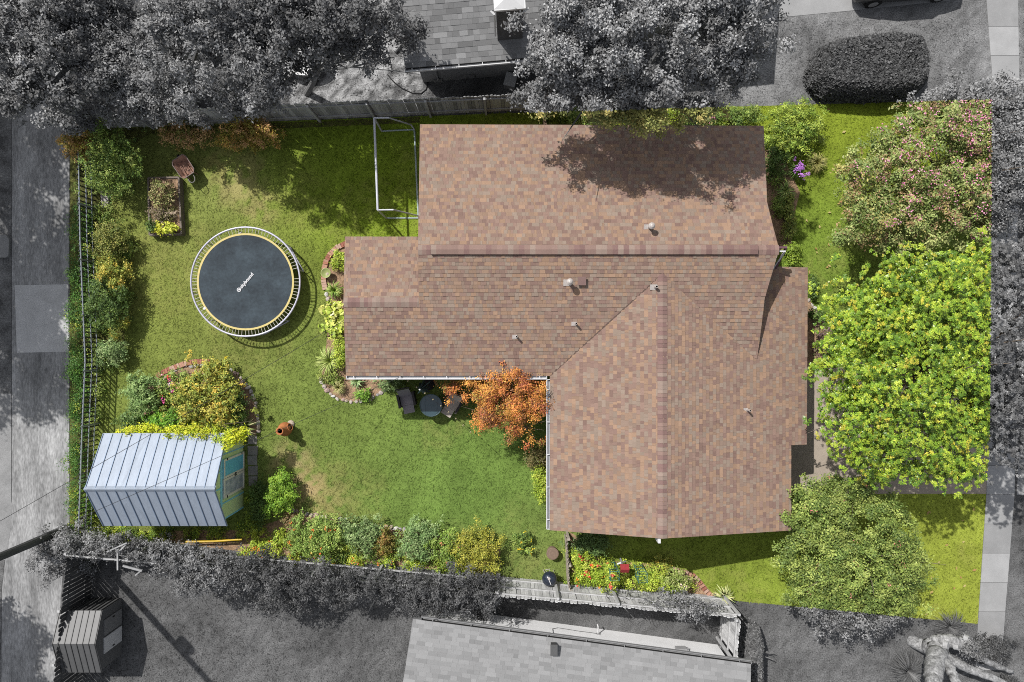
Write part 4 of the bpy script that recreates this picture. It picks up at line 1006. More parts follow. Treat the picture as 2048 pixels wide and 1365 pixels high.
wire('overhead wire running from the pole over the small metal shed to the south east', top_ + Vector((-.3, -.2, -.2)), (0, -24, 5.5), .5, .008)
wire('lower overhead wire running from the pole over the lawn to the south east', top_ + Vector((-.2, -.2, -.9)), (-4, -22, 3.2), .5, .007)
wire('overhead wire running south along the alley from the pole', top_ + Vector((.2, .1, -.2)), top_ + Vector((-.8, -32, 0)), .6)
wire('overhead wire running north along the alley from the pole', top_ + Vector((-.5, -.3, -.2)), top_ + Vector((-1.5, 40, 0)), .6)

# ------------------------------------------------------------------ oddments in the neighbours' yards
M_TUB = mat('tub_white', C(236), .4, .06, 3, spec=.5)
c = W(615, 136)
tu = thing('stock_tank', 'white oval tub lying under the thin tree in the northern yard', 'tub', c)
part('tub', MB().lathe([(.7, 0), (.78, .3), (.86, .42), (.9, .44), (.9, .47), (.82, .47), (.72, .12), (0, .08)], c, 30, 1, .55), M_TUB, tu, smooth=True)
def crate(label, px, py, rz, m, s=.34):
    c = W(px, py); t = thing('crate', label, 'crate', c)
    for sx_, sy_, w_, d_ in ((0, 1, s, .025), (0, -1, s, .025), (1, 0, .025, s - .05), (-1, 0, .025, s - .05)):
        R_ = Matrix.Rotation(rz, 3, 'Z'); p_ = c + R_ @ Vector((sx_ * (s - .025) / 2, sy_ * (s - .025) / 2, .15)); part('side', MB().box(p_, (w_, d_, .28), rz=rz), m, t)
    part('bottom', MB().box(c + Vector((0, 0, .02)), (s - .06, s - .06, .03), rz=rz), m, t)
M_CRATE = mat('crate_grey', C(176), .7, .1, 5)
crate('square plastic crate leaning nearer the northern house gutter', 889, 147, -.3, M_CRATE); crate('square plastic crate left of the other crate below the northern gutter', 876, 157, .1, mat('crate_mid', C(140), .7, .1, 5))
c = W(943, 139); ty = thing('lawn_ring', 'pale ring shaped tyre lying below the northern house gutter', 'ring', c)
part('tyre', MB().tube([c + Vector((.14 * math.cos(t_), .14 * math.sin(t_), .07)) for t_ in np.linspace(0, 2 * math.pi, 21)[:-1]], .07, 8, closed=True), mat('tyre_white', C(214), .7, .1, 5), ty, smooth=True)
bx_ = thing('wooden_chest', 'grey wooden chest standing askew near the northern fence', 'chest', W(1021, 168)); c = W(1021, 168)
part('chest', MB().box(c + Vector((0, 0, .22)), (.42, .5, .44), rz=-.25), M_CRATE, bx_); part('lid', MB().box(c + Vector((0, 0, .46)), (.46, .54, .04), rz=-.25), mat('crate_lid', C(188), .8, .15, 5), bx_)
bc_ = thing('garden_bench', 'dark plank bench under the northern house eave', 'bench', W(930, 150)); c = W(930, 150)
for k_ in range(3): part('plank', MB().box(c + Vector((0, -.12 + k_ * .13, .42)), (1.0, .11, .03), rz=.06), mat('bench_plank', C(104), .9, .2, 4), bc_)
for s_ in (-1, 1): part('leg', MB().box(c + Vector((s_ * .42, s_ * .03, .2)), (.06, .34, .4), rz=.06), mat('bench_plank', C(104)), bc_)
for lb, a, b_, r_ in (('pale log leaning in the northern yard left of the grey roof', (770, 95), (782, 142), .055), ('short pale log lying against the northern house corner', (790, 105), (802, 90), .08)):
    a, b_ = W(*a), W(*b_); solo('log', MB().tube([a + Vector((0, 0, r_)), (a + b_) / 2 + Vector((.02, 0, r_ * 1.1)), b_ + Vector((0, 0, r_))], [r_, r_ * .95, r_ * .8], 10), mat('pale_log', C(176), .9, .2, 6), a, lb, 'log')
gh = thing('garden_hose', 'dark hose curling over the bare ground of the northern yard', 'hose', W(800, 180))
part('hose', MB().tube([W(*p) + Vector((0, 0, .025)) for p in ((775, 150), (788, 165), (805, 178), (825, 187), (842, 188), (852, 180), (856, 168), (854, 158))], .022, 6), M_GDARK, gh)
# air conditioner and small things behind the southern house
c = W(967, 1216); ac = thing('air_conditioner', 'grey air conditioner unit half under the vines behind the southern house', 'air conditioner', c)
part('casing', MB().box(c + Vector((0, 0, .36)), (.66, .62, .72), rz=-.12), mat('ac_grey', C(130), .6, .1, 5), ac)
fn = part('fan_grille', MB().lathe([(.27, .725), (.27, .74), (0, .745)], c, 24), M_GDARK, ac)
for i in range(6):
    a = i * math.pi / 6; part('grille_bar', MB().beam(c + Vector((-.26 * math.cos(a), -.26 * math.sin(a), .752)), c + Vector((.26 * math.cos(a), .26 * math.sin(a), .752)), .012, .012), mat('ac_grey', C(130)), fn)
def on_wall(px, py, out=.02):
    q = wall_o - wall_n * out; dv = Vector(((px - 1024) / F, (682.5 - py) / F, -1)); o_ = Vector((0, 0, H))
    return o_ + dv * ((q - o_).dot(wall_n) / dv.dot(wall_n))
gh = thing('wall_cable', 'thin dark cable looped along the white southern wall', 'cable', on_wall(1150, 1262))
part('cable', MB().tube([on_wall(*p) for p in ((1107, 1270), (1105, 1258), (1116, 1256), (1135, 1259), (1160, 1263), (1185, 1266), (1194, 1268))], .012, 6), mat('hose_grey', C(120), .6, .1, 5), gh)
fa = thing('garden_tap', 'white tap with long spout fixed to the white southern wall', 'tap', on_wall(1196, 1266)); c = on_wall(1196, 1268)
part('plate', MB().box(c, (.14, .04, .1)), M_GWALL, fa); part('spout', MB().tube([c, c + Vector((0, .3, .05)), c + Vector((-.02, .36, -.04))], .028, 8), M_GWHITE, fa)
c = on_wall(1362, 1302); mt = thing('meter_box', 'grey meter box on the white southern wall near the gutter end', 'meter box', c)
part('box', MB().box(c + Vector((0, .06, 0)), (.42, .14, .3)), M_CRATE, mt); part('pipe', MB().tube([c + Vector((.24, .06, .1)), c + Vector((.3, .06, -.1))], .03, 8), M_GWHITE, mt)
c = on_wall(1028, 1250); mt = thing('wall_lamp', 'small white lamp on the left part of the white southern wall', 'lamp', c)
part('bracket', MB().box(c + Vector((0, .05, 0)), (.1, .12, .1)), M_GWHITE, mt); part('shade', MB().lathe([(.03, .06), (.09, -.06)], c + Vector((0, .14, 0)), 12), M_GWHITE, mt)
# yellow pipe and timber along the south fence, left
yp = thing('yellow_pipe', 'long yellow pipe lying low beside the vines below the metal roofed shed', 'pipe', W(430, 1085))
for px_, py_ in ((385, 1078), (475, 1074)): part('support', MB().box(W(px_, py_ - 2) + Vector((0, -.04, .2)), (.1, .16, .4)), M_PLANK, yp)
part('pipe', MB().tube([W(372, 1084, .42), W(430, 1083, .45), W(484, 1079, .48)], .04, 8), mat('yellow_plastic', C(232, 192, 40), .5, .1, 6), yp)
M_TIMB = mat('old_timber', C(176), .9, .2, 4)
tm = thing('timber_post', 'white timber post lying crosswise on the vine covered fence', 'timber', W(236, 1110))
part('post', MB().beam(W(235, 1097, 2.05), W(235.5, 1141, 2.25), .05, .05), M_TIMB, tm); part('brace', MB().beam(W(214, 1104, 2.1), W(254, 1086, 2.15), .05, .05), M_TIMB, tm); part('brace', MB().beam(W(238, 1104, 2.1), W(253, 1088, 2.1), .05, .05), M_TIMB, tm)
tm = thing('timber_post', 'loose white plank lying aslant beneath the vine covered fence top', 'timber', W(283, 1142))
part('plank', MB().beam(W(246, 1132, 2.15), W(284, 1142, 2.1), .07, .06), M_TIMB, tm); part('offcut', MB().beam(W(271, 1151, 1.7), W(284, 1140, 2.0), .05, .05), M_TIMB, tm)
hc = thing('hose_coil', 'coil of dark hose hanging in a frame on the vine covered fence', 'hose', W(317, 1095))
c = W(317, 1108, 2.2)
part('coil', MB().tube([c + Vector(((.16 + .012 * math.sin(t_ * .3)) * math.cos(t_), (.15 + .01 * math.sin(t_ * .7)) * math.sin(t_) + .04, .006 * t_)) for t_ in np.linspace(0, 22, 120)], .014, 5), M_GDARK, hc)
part('frame', MB().tube([c + Vector((-.22, -.14, .05)), c + Vector((-.16, .18, .05)), c + Vector((.16, .18, .05)), c + Vector((.22, -.14, .05))], .014, 6, closed=True), M_GWALL, hc)
part('bracket', MB().beam(c + Vector((0, 0, -.4)), c + Vector((0, 0, .05)), .05, .05), M_GWALL, hc)
# car on the northern driveway
def car(label, c, rz):
    t = thing('parked_car', label, 'car', c); R = Matrix.Rotation(rz, 3, 'Z'); P3 = lambda x, y, z: Vector(c) + R @ Vector((x, y, z))
    secs = [(-2.2, .62, .35, .62), (-2.1, .78, .28, .8), (-1.4, .88, .25, .92), (0, .9, .25, .95), (1.3, .89, .25, .92), (2.0, .8, .28, .8), (2.2, .6, .35, .6)]
    vs = []; fs = []; n = 8
    for x, w, z0, z1 in secs:
        for yy, zz in ((-w * .92, z0), (-w, z0 + .15), (-w, z1 - .12), (-w * .9, z1), (w * .9, z1), (w, z1 - .12), (w, z0 + .15), (w * .92, z0)): vs.append(P3(x, yy, zz))
    for i in range(len(secs) - 1):
        for j in range(n): fs.append((i * n + j, i * n + (j + 1) % n, (i + 1) * n + (j + 1) % n, (i + 1) * n + j))
    fs += [tuple(range(n))[::-1], tuple(range((len(secs) - 1) * n, len(secs) * n))]
    body = part('body', MB().add(vs, fs), mat('car_paint', C(84), .25, .05, 3, spec=.6), t, smooth=True)
    cs = [(-1.5, .72, .9), (-.9, .62, 1.42), (.5, .62, 1.45), (1.25, .7, .92)]
    vs = [];
    for x, w, z in cs: vs += [P3(x, -w, z), P3(x, w, z)]
    vs += [P3(-1.5, -.78, .88), P3(-1.5, .78, .88), P3(1.25, .78, .88), P3(1.25, -.78, .88)]
    part('cabin', MB().add(vs, [(0, 2, 3, 1), (2, 4, 5, 3), (4, 6, 7, 5), (0, 8, 11, 6, 4, 2), (1, 3, 5, 7, 10, 9)]), mat('car_glass', C(40), .1, .05, 3, spec=.7), t)
    part('roof_panel', MB().add([P3(-.88, -.6, 1.43), P3(.48, -.6, 1.46), P3(.48, .6, 1.46), P3(-.88, .6, 1.43)], [(0, 1, 2, 3)]), mat('car_paint', C(84)), t)
    for x in (-1.35, 1.35):
        for s_ in (-1, 1):
            w_ = part('wheel', MB().tube([P3(x, s_ * .9, .32), P3(x, s_ * .7, .32)], .32, 16), M_GDARK, t); part('rim', MB().tube([P3(x, s_ * .91, .32), P3(x, s_ * .8, .32)], .19, 12), M_CRATE, w_)
car('dark grey car parked on the northern driveway, cut off at the top', W(1800, -32), .09)
# side mirror post in the verge
solo('curb_stone', MB().prism([W(-6, 470)[:2], W(16, 471)[:2], W(22, 480)[:2], W(21, 512)[:2], W(16, 516)[:2], W(-6, 516)[:2]][::-1], 0, .12), M_CONC2, W(8, 493), 'rounded concrete kerb block at the far left verge', 'kerb')

# ------------------------------------------------------------------ vegetation
LB = 1.6
def pal(*cs): return [(np.array(C(*c[:3], k=LB)), c[3] if len(c) > 3 else 1.0) for c in cs]
LOT_A = [(x, y) for x, y in LOT]
def grey_outside(V, cols, k=.72):
    """the photograph keeps colour only inside the lot: leaves past its edges are grey"""
    p = V.reshape(-1, 4, 3).mean(1); s = F / (H - p[:, 2])
    ins = inpoly(1024 + p[:, 0] * s, 682.5 - p[:, 1] * s, LOT_A)
    g = (cols @ np.array([.25, .65, .10])) * k
    cols = cols.copy(); cols[~ins] = g[~ins][:, None]
    return cols
def leaves(rng, blobs, n, L=.1, asp=.55, palette=None, spread=.07, nper=7, upb=.32, lump=.22, fill=.4, flat=.75, below=.15, ragged=.9, clump=.2, cover=1.7, gap=.2, rosette=False, jit=.2):
    """crown: lobes > clumps > twigs > leaves; returns the leaf quads, their colours and the twig centres"""
    B = np.array(blobs, float); area = B[:, 3] * B[:, 4] + .5 * B[:, 5] * (B[:, 3] + B[:, 4]); w = area / area.sum()
    nc = max(4, int(cover * area.sum() / clump ** 2)); bi = rng.choice(len(B), nc, p=w)
    d = rng.normal(size=(nc, 3)); d /= np.linalg.norm(d, axis=1, keepdims=True)
    fl = (d[:, 2] < 0) & (rng.random(nc) > below); d[fl, 2] *= -1
    ph = rng.random((len(B), 3)) * 6.28; az = np.arctan2(d[:, 1], d[:, 0]); el = d[:, 2]
    f = 1 + lump * (.5 * np.sin(3 * az + ph[bi, 0] + 2 * el) + .4 * np.sin(5 * az + ph[bi, 1] - 3 * el) + .35 * np.sin(9 * az + ph[bi, 2] + 4 * el))
    r = f * np.where(rng.random(nc) < .6, .9 + .16 * rng.random(nc), .5 + .3 * rng.random(nc)) * (1 + ragged * .16 * rng.normal(size=nc).clip(-1.2, 1.6))
    mn = np.minimum(np.minimum(B[bi, 3], B[bi, 4]), 9)
    cr = np.minimum(clump * (.55 + .75 * rng.random(nc)), mn * .7)
    c = B[bi, :3] + d * np.maximum(B[bi, 3:] - cr[:, None] * .35, .05) * r[:, None]
    c[:, 2] += jit * rng.normal(size=nc).clip(-1.5, 1.5)
    deep = np.zeros(nc, bool)
    for k in range(len(B)):
        q = (((c - B[k, :3]) / B[k, 3:]) ** 2).sum(1); deep |= (q < .3) & (bi != k)
    hole = (.65 * vnoise(c[:, 0], c[:, 1], 1.0 / (clump * 2.8), 17 + len(B)) + .35 * vnoise(c[:, 0], c[:, 1], 1.1, 51)) < gap + .1
    keep = (~deep | (rng.random(nc) < .2)) & (~hole | (rng.random(nc) < .15))
    if keep.sum() < 3: keep[:] = True
    c, d, bi, cr = c[keep], d[keep], bi[keep], cr[keep]; nc = len(c)
    pw = np.array([p[1] for p in palette]); pw = pw / pw.sum(); pc = np.array([p[0] for p in palette])
    nt = max(nc, n // nper); ti = rng.choice(nc, nt, p=cr ** 2 / (cr ** 2).sum())
    v = rng.normal(size=(nt, 3)) + d[ti] * .5; v /= np.linalg.norm(v, axis=1, keepdims=True)
    fl = (v[:, 2] < 0) & (rng.random(nt) > .25); v[fl, 2] *= -1
    spike = np.where(rng.random(nt) < .12, 1.25 + .4 * rng.random(nt), 1.0)
    tc_ = c[ti] + v * (cr[ti] * (.5 + .5 * np.sqrt(rng.random(nt))) * spike)[:, None] * np.array([1, 1, flat + .15])
    P = np.where(rng.random(nt) < .75, rng.choice(len(pc), nc, p=pw)[ti], rng.choice(len(pc), nt, p=pw))
    li = np.repeat(np.arange(nt), nper); m = len(li)
    tw = v + rng.normal(size=(nt, 3)) * .5; tw /= np.linalg.norm(tw, axis=1, keepdims=True)
    off = rng.normal(size=(m, 3)) * spread * np.array([1, 1, .7]) + tw[li] * (rng.random((m, 1)) - .5) * spread * 3
    p = tc_[li] + off; p[:, 2] = np.maximum(p[:, 2], .03)
    nr = v[li] * .55 + np.array([0, 0, upb]) + rng.normal(size=(m, 3)) * .26
    nr /= np.linalg.norm(nr, axis=1, keepdims=True)
    t = rng.normal(size=(m, 3)) + off / spread * .6; t -= nr * (t * nr).sum(1, keepdims=True); t /= np.linalg.norm(t, axis=1, keepdims=True)
    l = L * (.55 + .8 * rng.random((m, 1)))
    if rosette:                       # leaves spread like a star from the twig's end
        an = np.tile(np.arange(nper) * 6.283 / nper, nt) + rng.random(nt)[li] * 6.283 + rng.normal(size=m) * .2
        t = np.stack([np.cos(an), np.sin(an), rng.normal(size=m) * .2 - .12], -1); nr = np.array([0, 0, 1.0]) + v[li] * .35 - t * .12 + rng.normal(size=(m, 3)) * .12
        nr -= t * (t * nr).sum(1, keepdims=True); nr /= np.linalg.norm(nr, axis=1, keepdims=True); l = L * (.8 + .4 * rng.random((m, 1))); p = tc_[li] + t * l * .55
    b = np.cross(nr, t); wd = l * asp
    V = np.stack([p - t * l * .5, p + b * wd * .5 + nr * l * .07, p + t * l * .5, p - b * wd * .5 + nr * l * .07], 1).reshape(-1, 3)
    own = rng.choice(len(pc), m, p=pw)
    mixc = np.where(rng.random(m)[:, None] < .85, pc[P[li]], pc[own])
    cols = mixc * (.88 + .24 * rng.random((m, 1))) * (.75 + .5 * rng.random((nc, 1)))[ti][li]
    return V, np.arange(4 * m).reshape(m, 4), cols, tc_
def blossoms(rng, cents, n, pal_, r=.05, k=7, L=.06):
    """n flower heads set on leaf clusters picked from the upper side"""
    z = cents[:, 2]; w = np.clip(z - np.percentile(z, 35), 0.001, None); pick = cents[rng.choice(len(cents), n, p=w / w.sum())] + rng.normal(size=(n, 3)) * .04 + np.array([0, 0, .06])
    m = n * k; ci = np.repeat(np.arange(n), k); p = pick[ci] + rng.normal(size=(m, 3)) * r
    nr = np.array([0, 0, 1.]) + rng.normal(size=(m, 3)) * .5; nr /= np.linalg.norm(nr, axis=1, keepdims=True)
    t = rng.normal(size=(m, 3)); t -= nr * (t * nr).sum(1, keepdims=True); t /= np.linalg.norm(t, axis=1, keepdims=True); b = np.cross(nr, t)
    V = np.stack([p - t * L * .5, p + b * L * .45, p + t * L * .5, p - b * L * .45], 1).reshape(-1, 3)
    pc = np.array([q[0] for q in pal_]); c = pc[rng.integers(0, len(pc), n)][ci] * (.8 + .4 * rng.random((m, 1)))
    return V, np.arange(4 * m).reshape(m, 4), c
M_BARK = mat('bark', C(132, 118, 104), .9, .25, 6, .5); M_GBARK = mat('grey_bark', C(128), .9, .25, 6, .5)
def limbs(rng, base, heads, r0, forks=1):
    mb = MB(); base = Vector(base); top = sum((Vector(h) for h in heads), Vector()) / len(heads)
    fork = base.lerp(top, .42); fork.x = base.x * .6 + top.x * .4; fork.y = base.y * .6 + top.y * .4
    tr_ = MB().tube([base - Vector((0, 0, .05)), base.lerp(fork, .5) + Vector((rng.normal() * .08, rng.normal() * .08, 0)), fork], [r0 * 1.25, r0, r0 * .8], 9)
    for h in heads:
        h = Vector(h); mid = fork.lerp(h, .5) + Vector((rng.normal() * .2, rng.normal() * .2, rng.normal() * .15 + .1))
        mb.tube([fork, mid, h], [r0 * .55, r0 * .33, r0 * .1], 6)
        for _ in range(forks):
            e = h + Vector(rng.normal(size=3) * .55) * 1.0; mb.tube([mid, mid.lerp(e, .6) + Vector((0, 0, .1)), e], [r0 * .28, r0 * .16, r0 * .04], 5)
    return tr_, mb
def tree(name, label, base, blobs, n, palette, seed, L=.1, trunk=.14, bark=None, grey=False, gk=.72, flowers=None, group=None, mat_=None, cat='tree', heads=7, **kw):
    """base: pixel of the foot; blobs: (px, py, z, rx px, ry px, rz m) as seen in the photograph at height z"""
    rng = np.random.default_rng(seed); bs = []
    for (px, py, z, rx, ry, rz) in blobs:
        c = W(px, py, z); s = (H - z) / F; bs.append((c.x, c.y, c.z, rx * s, ry * s, rz))
    t = thing(name, label, cat, W(*base), group)
    V, Q, cols, cen = leaves(rng, bs, n, L, palette=palette, **kw)
    if grey: cols = grey_outside(V, cols, gk)
    hd = []
    for b in bs:
        k = max(1, round(heads * b[3] * b[4] / sum(q[3] * q[4] for q in bs)))
        for j in range(k):
            a = 6.28 * j / k + rng.random(); hd.append((b[0] + .55 * b[3] * math.cos(a) * (k > 1), b[1] + .55 * b[4] * math.sin(a) * (k > 1), b[2] + b[5] * .45))
    tk, lb = limbs(rng, W(*base), hd, trunk, 2)
    part('trunk', tk, bark or M_BARK, t); part('limbs', lb, bark or M_BARK, t)
    np_part('crown', V, Q, cols, mat_ or M_LEAF, t)
    if flowers:
        fV, fQ, fc_ = blossoms(rng, cen, *flowers)
        if grey: fc_ = grey_outside(fV, fc_, gk)
        np_part('blossoms', fV, fQ, fc_, M_LEAF, t, kind='stuff')
    return t
def shrub(name, label, px, py, rx, ry, h, palette, n, seed, L=.07, flowers=None, cat='shrub', group=None, z0=0.0, mat_=None, **kw):
    zc = z0 + h * .55; c = W(px, py, zc); s = (H - zc) / F; rng = np.random.default_rng(seed)
    rx, ry = rx * s * 1.1, ry * s * 1.1; bs = []
    k = 1 if max(rx, ry) < .45 else 4
    for j in range(k):
        a = 6.28 * j / k + rng.random(); q = .36 if k > 1 else 0
        bs.append((c.x + q * rx * math.cos(a), c.y + q * ry * math.sin(a), z0 + h * rng.uniform(.42, .55), rx * (.68 if k > 1 else 1), ry * (.68 if k > 1 else 1), h * rng.uniform(.38, .5)))
    kw.setdefault('spread', .045); kw.setdefault('nper', 6); kw.setdefault('below', .1); kw.setdefault('clump', min(.13, max(.08, .3 * min(rx, ry)))); kw.setdefault('gap', .12); kw.setdefault('lump', .34); kw.setdefault('jit', .09); kw.setdefault('ragged', 1.2)
    V, Q, cols, cen = leaves(rng, bs, n, L, palette=palette, **kw)
    base = (c.x * 1.0, c.y, z0)
    t = thing(name, label, cat, base, group)
    st = MB()
    for b in bs[:4]: st.tube([Vector(base), Vector((c.x * .5 + b[0] * .5, c.y * .5 + b[1] * .5, z0 + h * .3)), Vector((b[0], b[1], z0 + h * .7))], [.025, .018, .008], 5)
    part('stems', st, M_BARK, t); np_part('foliage', V, Q, cols, mat_ or M_LEAF, t)
    if flowers:
        fV, fQ, fc_ = blossoms(rng, cen, *flowers); np_part('flowers', fV, fQ, fc_, M_LEAF, t, kind='stuff')
    return t
def blades(name, label, px, py, r, h, n, palette, seed, w=.03, cat='plant', droop=.5, group=None, flowers=None):
    """tuft of long arching leaves"""
    rng = np.random.default_rng(seed); c = W(px, py); t = thing(name, label, cat, c, group)
    a = rng.random(n) * 6.283; rr_ = r * (.5 + .6 * rng.random(n)); hh = h * (.5 + .6 * rng.random(n)); ww = w * (.6 + .7 * rng.random(n))
    dx, dy = np.cos(a), np.sin(a); sx_, sy_ = -dy * ww, dx * ww
    ks = [(0.04, 0), (.35, .75), (.7, 1 - droop * .15), (1, 1 - droop)]
    V = []
    for q, z in ks[:-1]:
        f = 1 if q < .6 else .75
        for s_ in (-1, 1): V.append(np.stack([c.x + dx * rr_ * q + s_ * sx_ * f * .5, c.y + dy * rr_ * q + s_ * sy_ * f * .5, hh * z + .02], -1))
    q, z = ks[-1]
    for s_ in (-1, 1): V.append(np.stack([c.x + dx * rr_ * q + s_ * sx_ * .08, c.y + dy * rr_ * q + s_ * sy_ * .08, hh * max(z, .05) + .02], -1))
    V = np.stack(V, 1).reshape(-1, 3); i0 = np.arange(n)[:, None] * 8
    Q = np.concatenate([i0 + np.array([[2 * k, 2 * k + 1, 2 * k + 3, 2 * k + 2]]) for k in range(3)])
    pc = np.array([p[0] for p in palette]); cc = pc[rng.integers(0, len(pc), n)] * (.75 + .5 * rng.random((n, 1)))
    np_part('leaves', V, Q, np.concatenate([cc] * 3), M_LEAF, t)
    if flowers:
        nf, fp, fr = flowers; cen = np.stack([c.x + rng.normal(size=60) * r * .5, c.y + rng.normal(size=60) * r * .5, h * (1.0 + .2 * rng.random(60))], -1)
        fV, fQ, fc_ = blossoms(rng, cen, nf, fp, fr, 14, .06); np_part('flowers', fV, fQ, fc_, M_LEAF, t, kind='stuff')
        st = MB()
        for q in cen[:nf]: st.tube([c, Vector(q)], .006, 4)
        part('stalks', st, mat('stalk', C(96, 120, 60), .8, .1, 6), t)
    return t
GREY = pal((106, 106, 106), (90, 90, 90), (124, 124, 124), (142, 142, 142, .5))
GREYL = pal((122, 122, 122), (104, 104, 104), (142, 142, 142), (90, 90, 90))
GREYD = pal((82, 82, 82), (70, 70, 70), (94, 94, 94))
MID = pal((128, 148, 66), (104, 128, 56), (150, 164, 84), (86, 112, 52))
LIME = pal((168, 184, 66), (150, 170, 54), (188, 198, 84), (126, 152, 52))
BLUEG = pal((122, 146, 88), (102, 128, 74), (144, 162, 106))
DARKG = pal((84, 108, 52), (70, 94, 44), (104, 126, 60))
OLIVE = pal((166, 164, 62), (146, 148, 56), (184, 178, 78), (120, 128, 52))
YELG = pal((162, 166, 72), (142, 152, 66), (186, 176, 80), (120, 136, 60), (206, 178, 76, .4))
BRONZE = pal((176, 138, 72), (150, 126, 56), (190, 150, 104), (130, 124, 52), (168, 160, 70))
ORANGE = pal((208, 138, 70), (188, 116, 66), (222, 162, 80), (172, 98, 68), (198, 146, 70), (150, 104, 70), (150, 140, 66, .5))
PINKF = pal((222, 130, 170), (236, 160, 190), (206, 110, 160)); REDF = pal((224, 74, 66), (226, 96, 84)); ORF = pal((230, 110, 50), (236, 136, 66)); YELF = pal((236, 206, 40), (230, 190, 40)); PURF = pal((176, 112, 196), (190, 130, 206)); WHF = pal((240, 226, 230), (226, 150, 190)); GRF = pal((206, 206, 206), (180, 180, 180))

# big trees
tree('leafy_tree', 'grey leafy tree at the top left corner over the alley', (110, 215), [(60, 60, 3.3, 125, 110, 1.5), (120, 150, 2.9, 95, 100, 1.4), (40, 195, 2.7, 55, 40, 0.9), (160, 30, 3.1, 80, 70, 1.3), (190, 120, 2.7, 50, 90, 1.1), (150, 232, 1.7, 45, 40, 0.8)], 54000, GREY, 31, .11, .17, M_GBARK, gap=.24)
tree('leafy_tree', 'broad grey tree behind the northern fence left of the thin tree', (385, 205), [(310, 110, 2.6, 120, 95, 1.2), (470, 110, 5.0, 110, 90, 1.5), (430, 190, 3.4, 130, 55, 1.1), (280, 195, 1.9, 85, 52, .9), (450, 30, 5.4, 130, 55, 1.2), (535, 175, 4.4, 52, 58, .9), (390, 100, 5.4, 90, 80, 1.3), (240, 60, 2.2, 60, 60, 1)], 88000, GREYL, 32, .10, .2, M_GBARK, gap=.24)
tree('thin_tree', 'sparse dark grey tree with bare trunk over the white tub', (613, 187), [(600, 60, 5.5, 80, 55, 1.2), (690, 40, 5.4, 90, 50, 1.1), (750, 80, 4.2, 66, 56, .9), (560, 20, 5.6, 80, 40, 1), (650, 110, 4.4, 70, 34, .7), (815, 50, 3.6, 46, 40, .6), (720, 120, 4.4, 50, 30, .6), (540, 90, 5, 50, 40, .8), (795, 118, 3.2, 30, 22, .4)], 30000, pal((96, 96, 96), (80, 80, 80), (112, 112, 112)), 33, .11, .11, M_GBARK, spread=.08, lump=.4, gap=.34, cover=1.3, clump=.22, jit=.3)
tree('crape_myrtle', 'large grey crape myrtle spilling over the northern eave with pale blooms', (1280, 170), [(1140, 110, 6.6, 82, 90, 1.4), (1250, 70, 7, 115, 80, 1.5), (1390, 60, 6.9, 115, 80, 1.5), (1170, 175, 6.2, 110, 58, 1.2), (1330, 165, 6.5, 115, 62, 1.3), (1440, 115, 6.4, 80, 66, 1.2), (1270, 225, 5.6, 95, 30, 0.8), (1150, 30, 7, 70, 52, 1.3), (1420, -10, 7, 110, 55, 1.3), (1235, 240, 5.2, 42, 24, 0.5), (1310, 238, 5.2, 50, 24, 0.5), (1390, 225, 5.4, 40, 18, 0.5), (1250, 262, 5, 26, 16, 0.3), (1095, 200, 5.5, 50, 28, 0.7)], 126000, pal((158, 156, 88), (132, 136, 74), (186, 172, 104), (112, 118, 66)), 34, .095, .2, M_GBARK, grey='edge', flowers=(460, pal((236, 150, 190), (226, 180, 200)), .09, 9, .07), gap=.3, lump=.36, ragged=1.5, cover=1.6)
tree('pink_crape_myrtle', 'crape myrtle dotted with pink blooms on the front lawn', (1850, 395), [(1750, 345, 3.2, 76, 66, 1.0), (1752, 430, 3.0, 80, 66, 1.0), (1850, 300, 3.5, 90, 90, 1.2), (1930, 260, 3.6, 95, 76, 1.2), (1900, 400, 3.3, 95, 90, 1.1), (1990, 330, 3.6, 80, 110, 1.2), (1960, 215, 3.4, 105, 45, 1.0), (2060, 300, 3.6, 80, 130, 1.2), (1950, 450, 3.1, 70, 50, .9), (1840, 465, 2.8, 60, 34, .7)], 106000, pal((136, 150, 84), (112, 130, 68), (158, 164, 102), (150, 124, 90, .5), (168, 160, 92, .4)), 35, .09, .15, grey='edge', flowers=(520, pal((232, 146, 182), (222, 156, 186), (212, 126, 166)), .08, 8, .06), gap=.17)
tree('broadleaf_tree', 'bright lime green large leaved tree in front of the garage', (1800, 740), [(1760, 622, 4.6, 112.35, 93.28, 1.3), (1870, 597, 4.8, 117.7, 84.8, 1.4), (1700, 725, 4.4, 77.04, 90.1, 1.2), (1820, 740, 5, 128.4, 106, 1.5), (1930, 700, 4.8, 101.65, 127.2, 1.4), (1705, 845, 4.2, 70.62, 79.5, 1.1), (1810, 870, 4.4, 107, 74.2, 1.2), (1890, 870, 4.2, 66.34, 84.8, 1), (1890, 935, 3.6, 66.34, 31.8, 0.7), (1770, 935, 3.7, 70.62, 33.92, 0.7), (2010, 640, 4.8, 85.6, 159, 1.4), (2030, 820, 4.6, 85.6, 116.6, 1.3), (1960, 530, 4.2, 66.34, 38.16, 0.8), (1955, 800, 4.4, 48.15, 84.8, 1.1)], 156000, pal((134, 160, 48), (108, 138, 42), (160, 176, 58), (86, 116, 38), (182, 174, 60, .25)), 36, .076, .2, grey='edge', gk=.5, mat_=M_GLOSSLEAF, nper=7, rosette=True, asp=.5, lump=.24, heads=16, below=.1, clump=.16, cover=2.3, gap=.15, jit=.36, ragged=1.2)
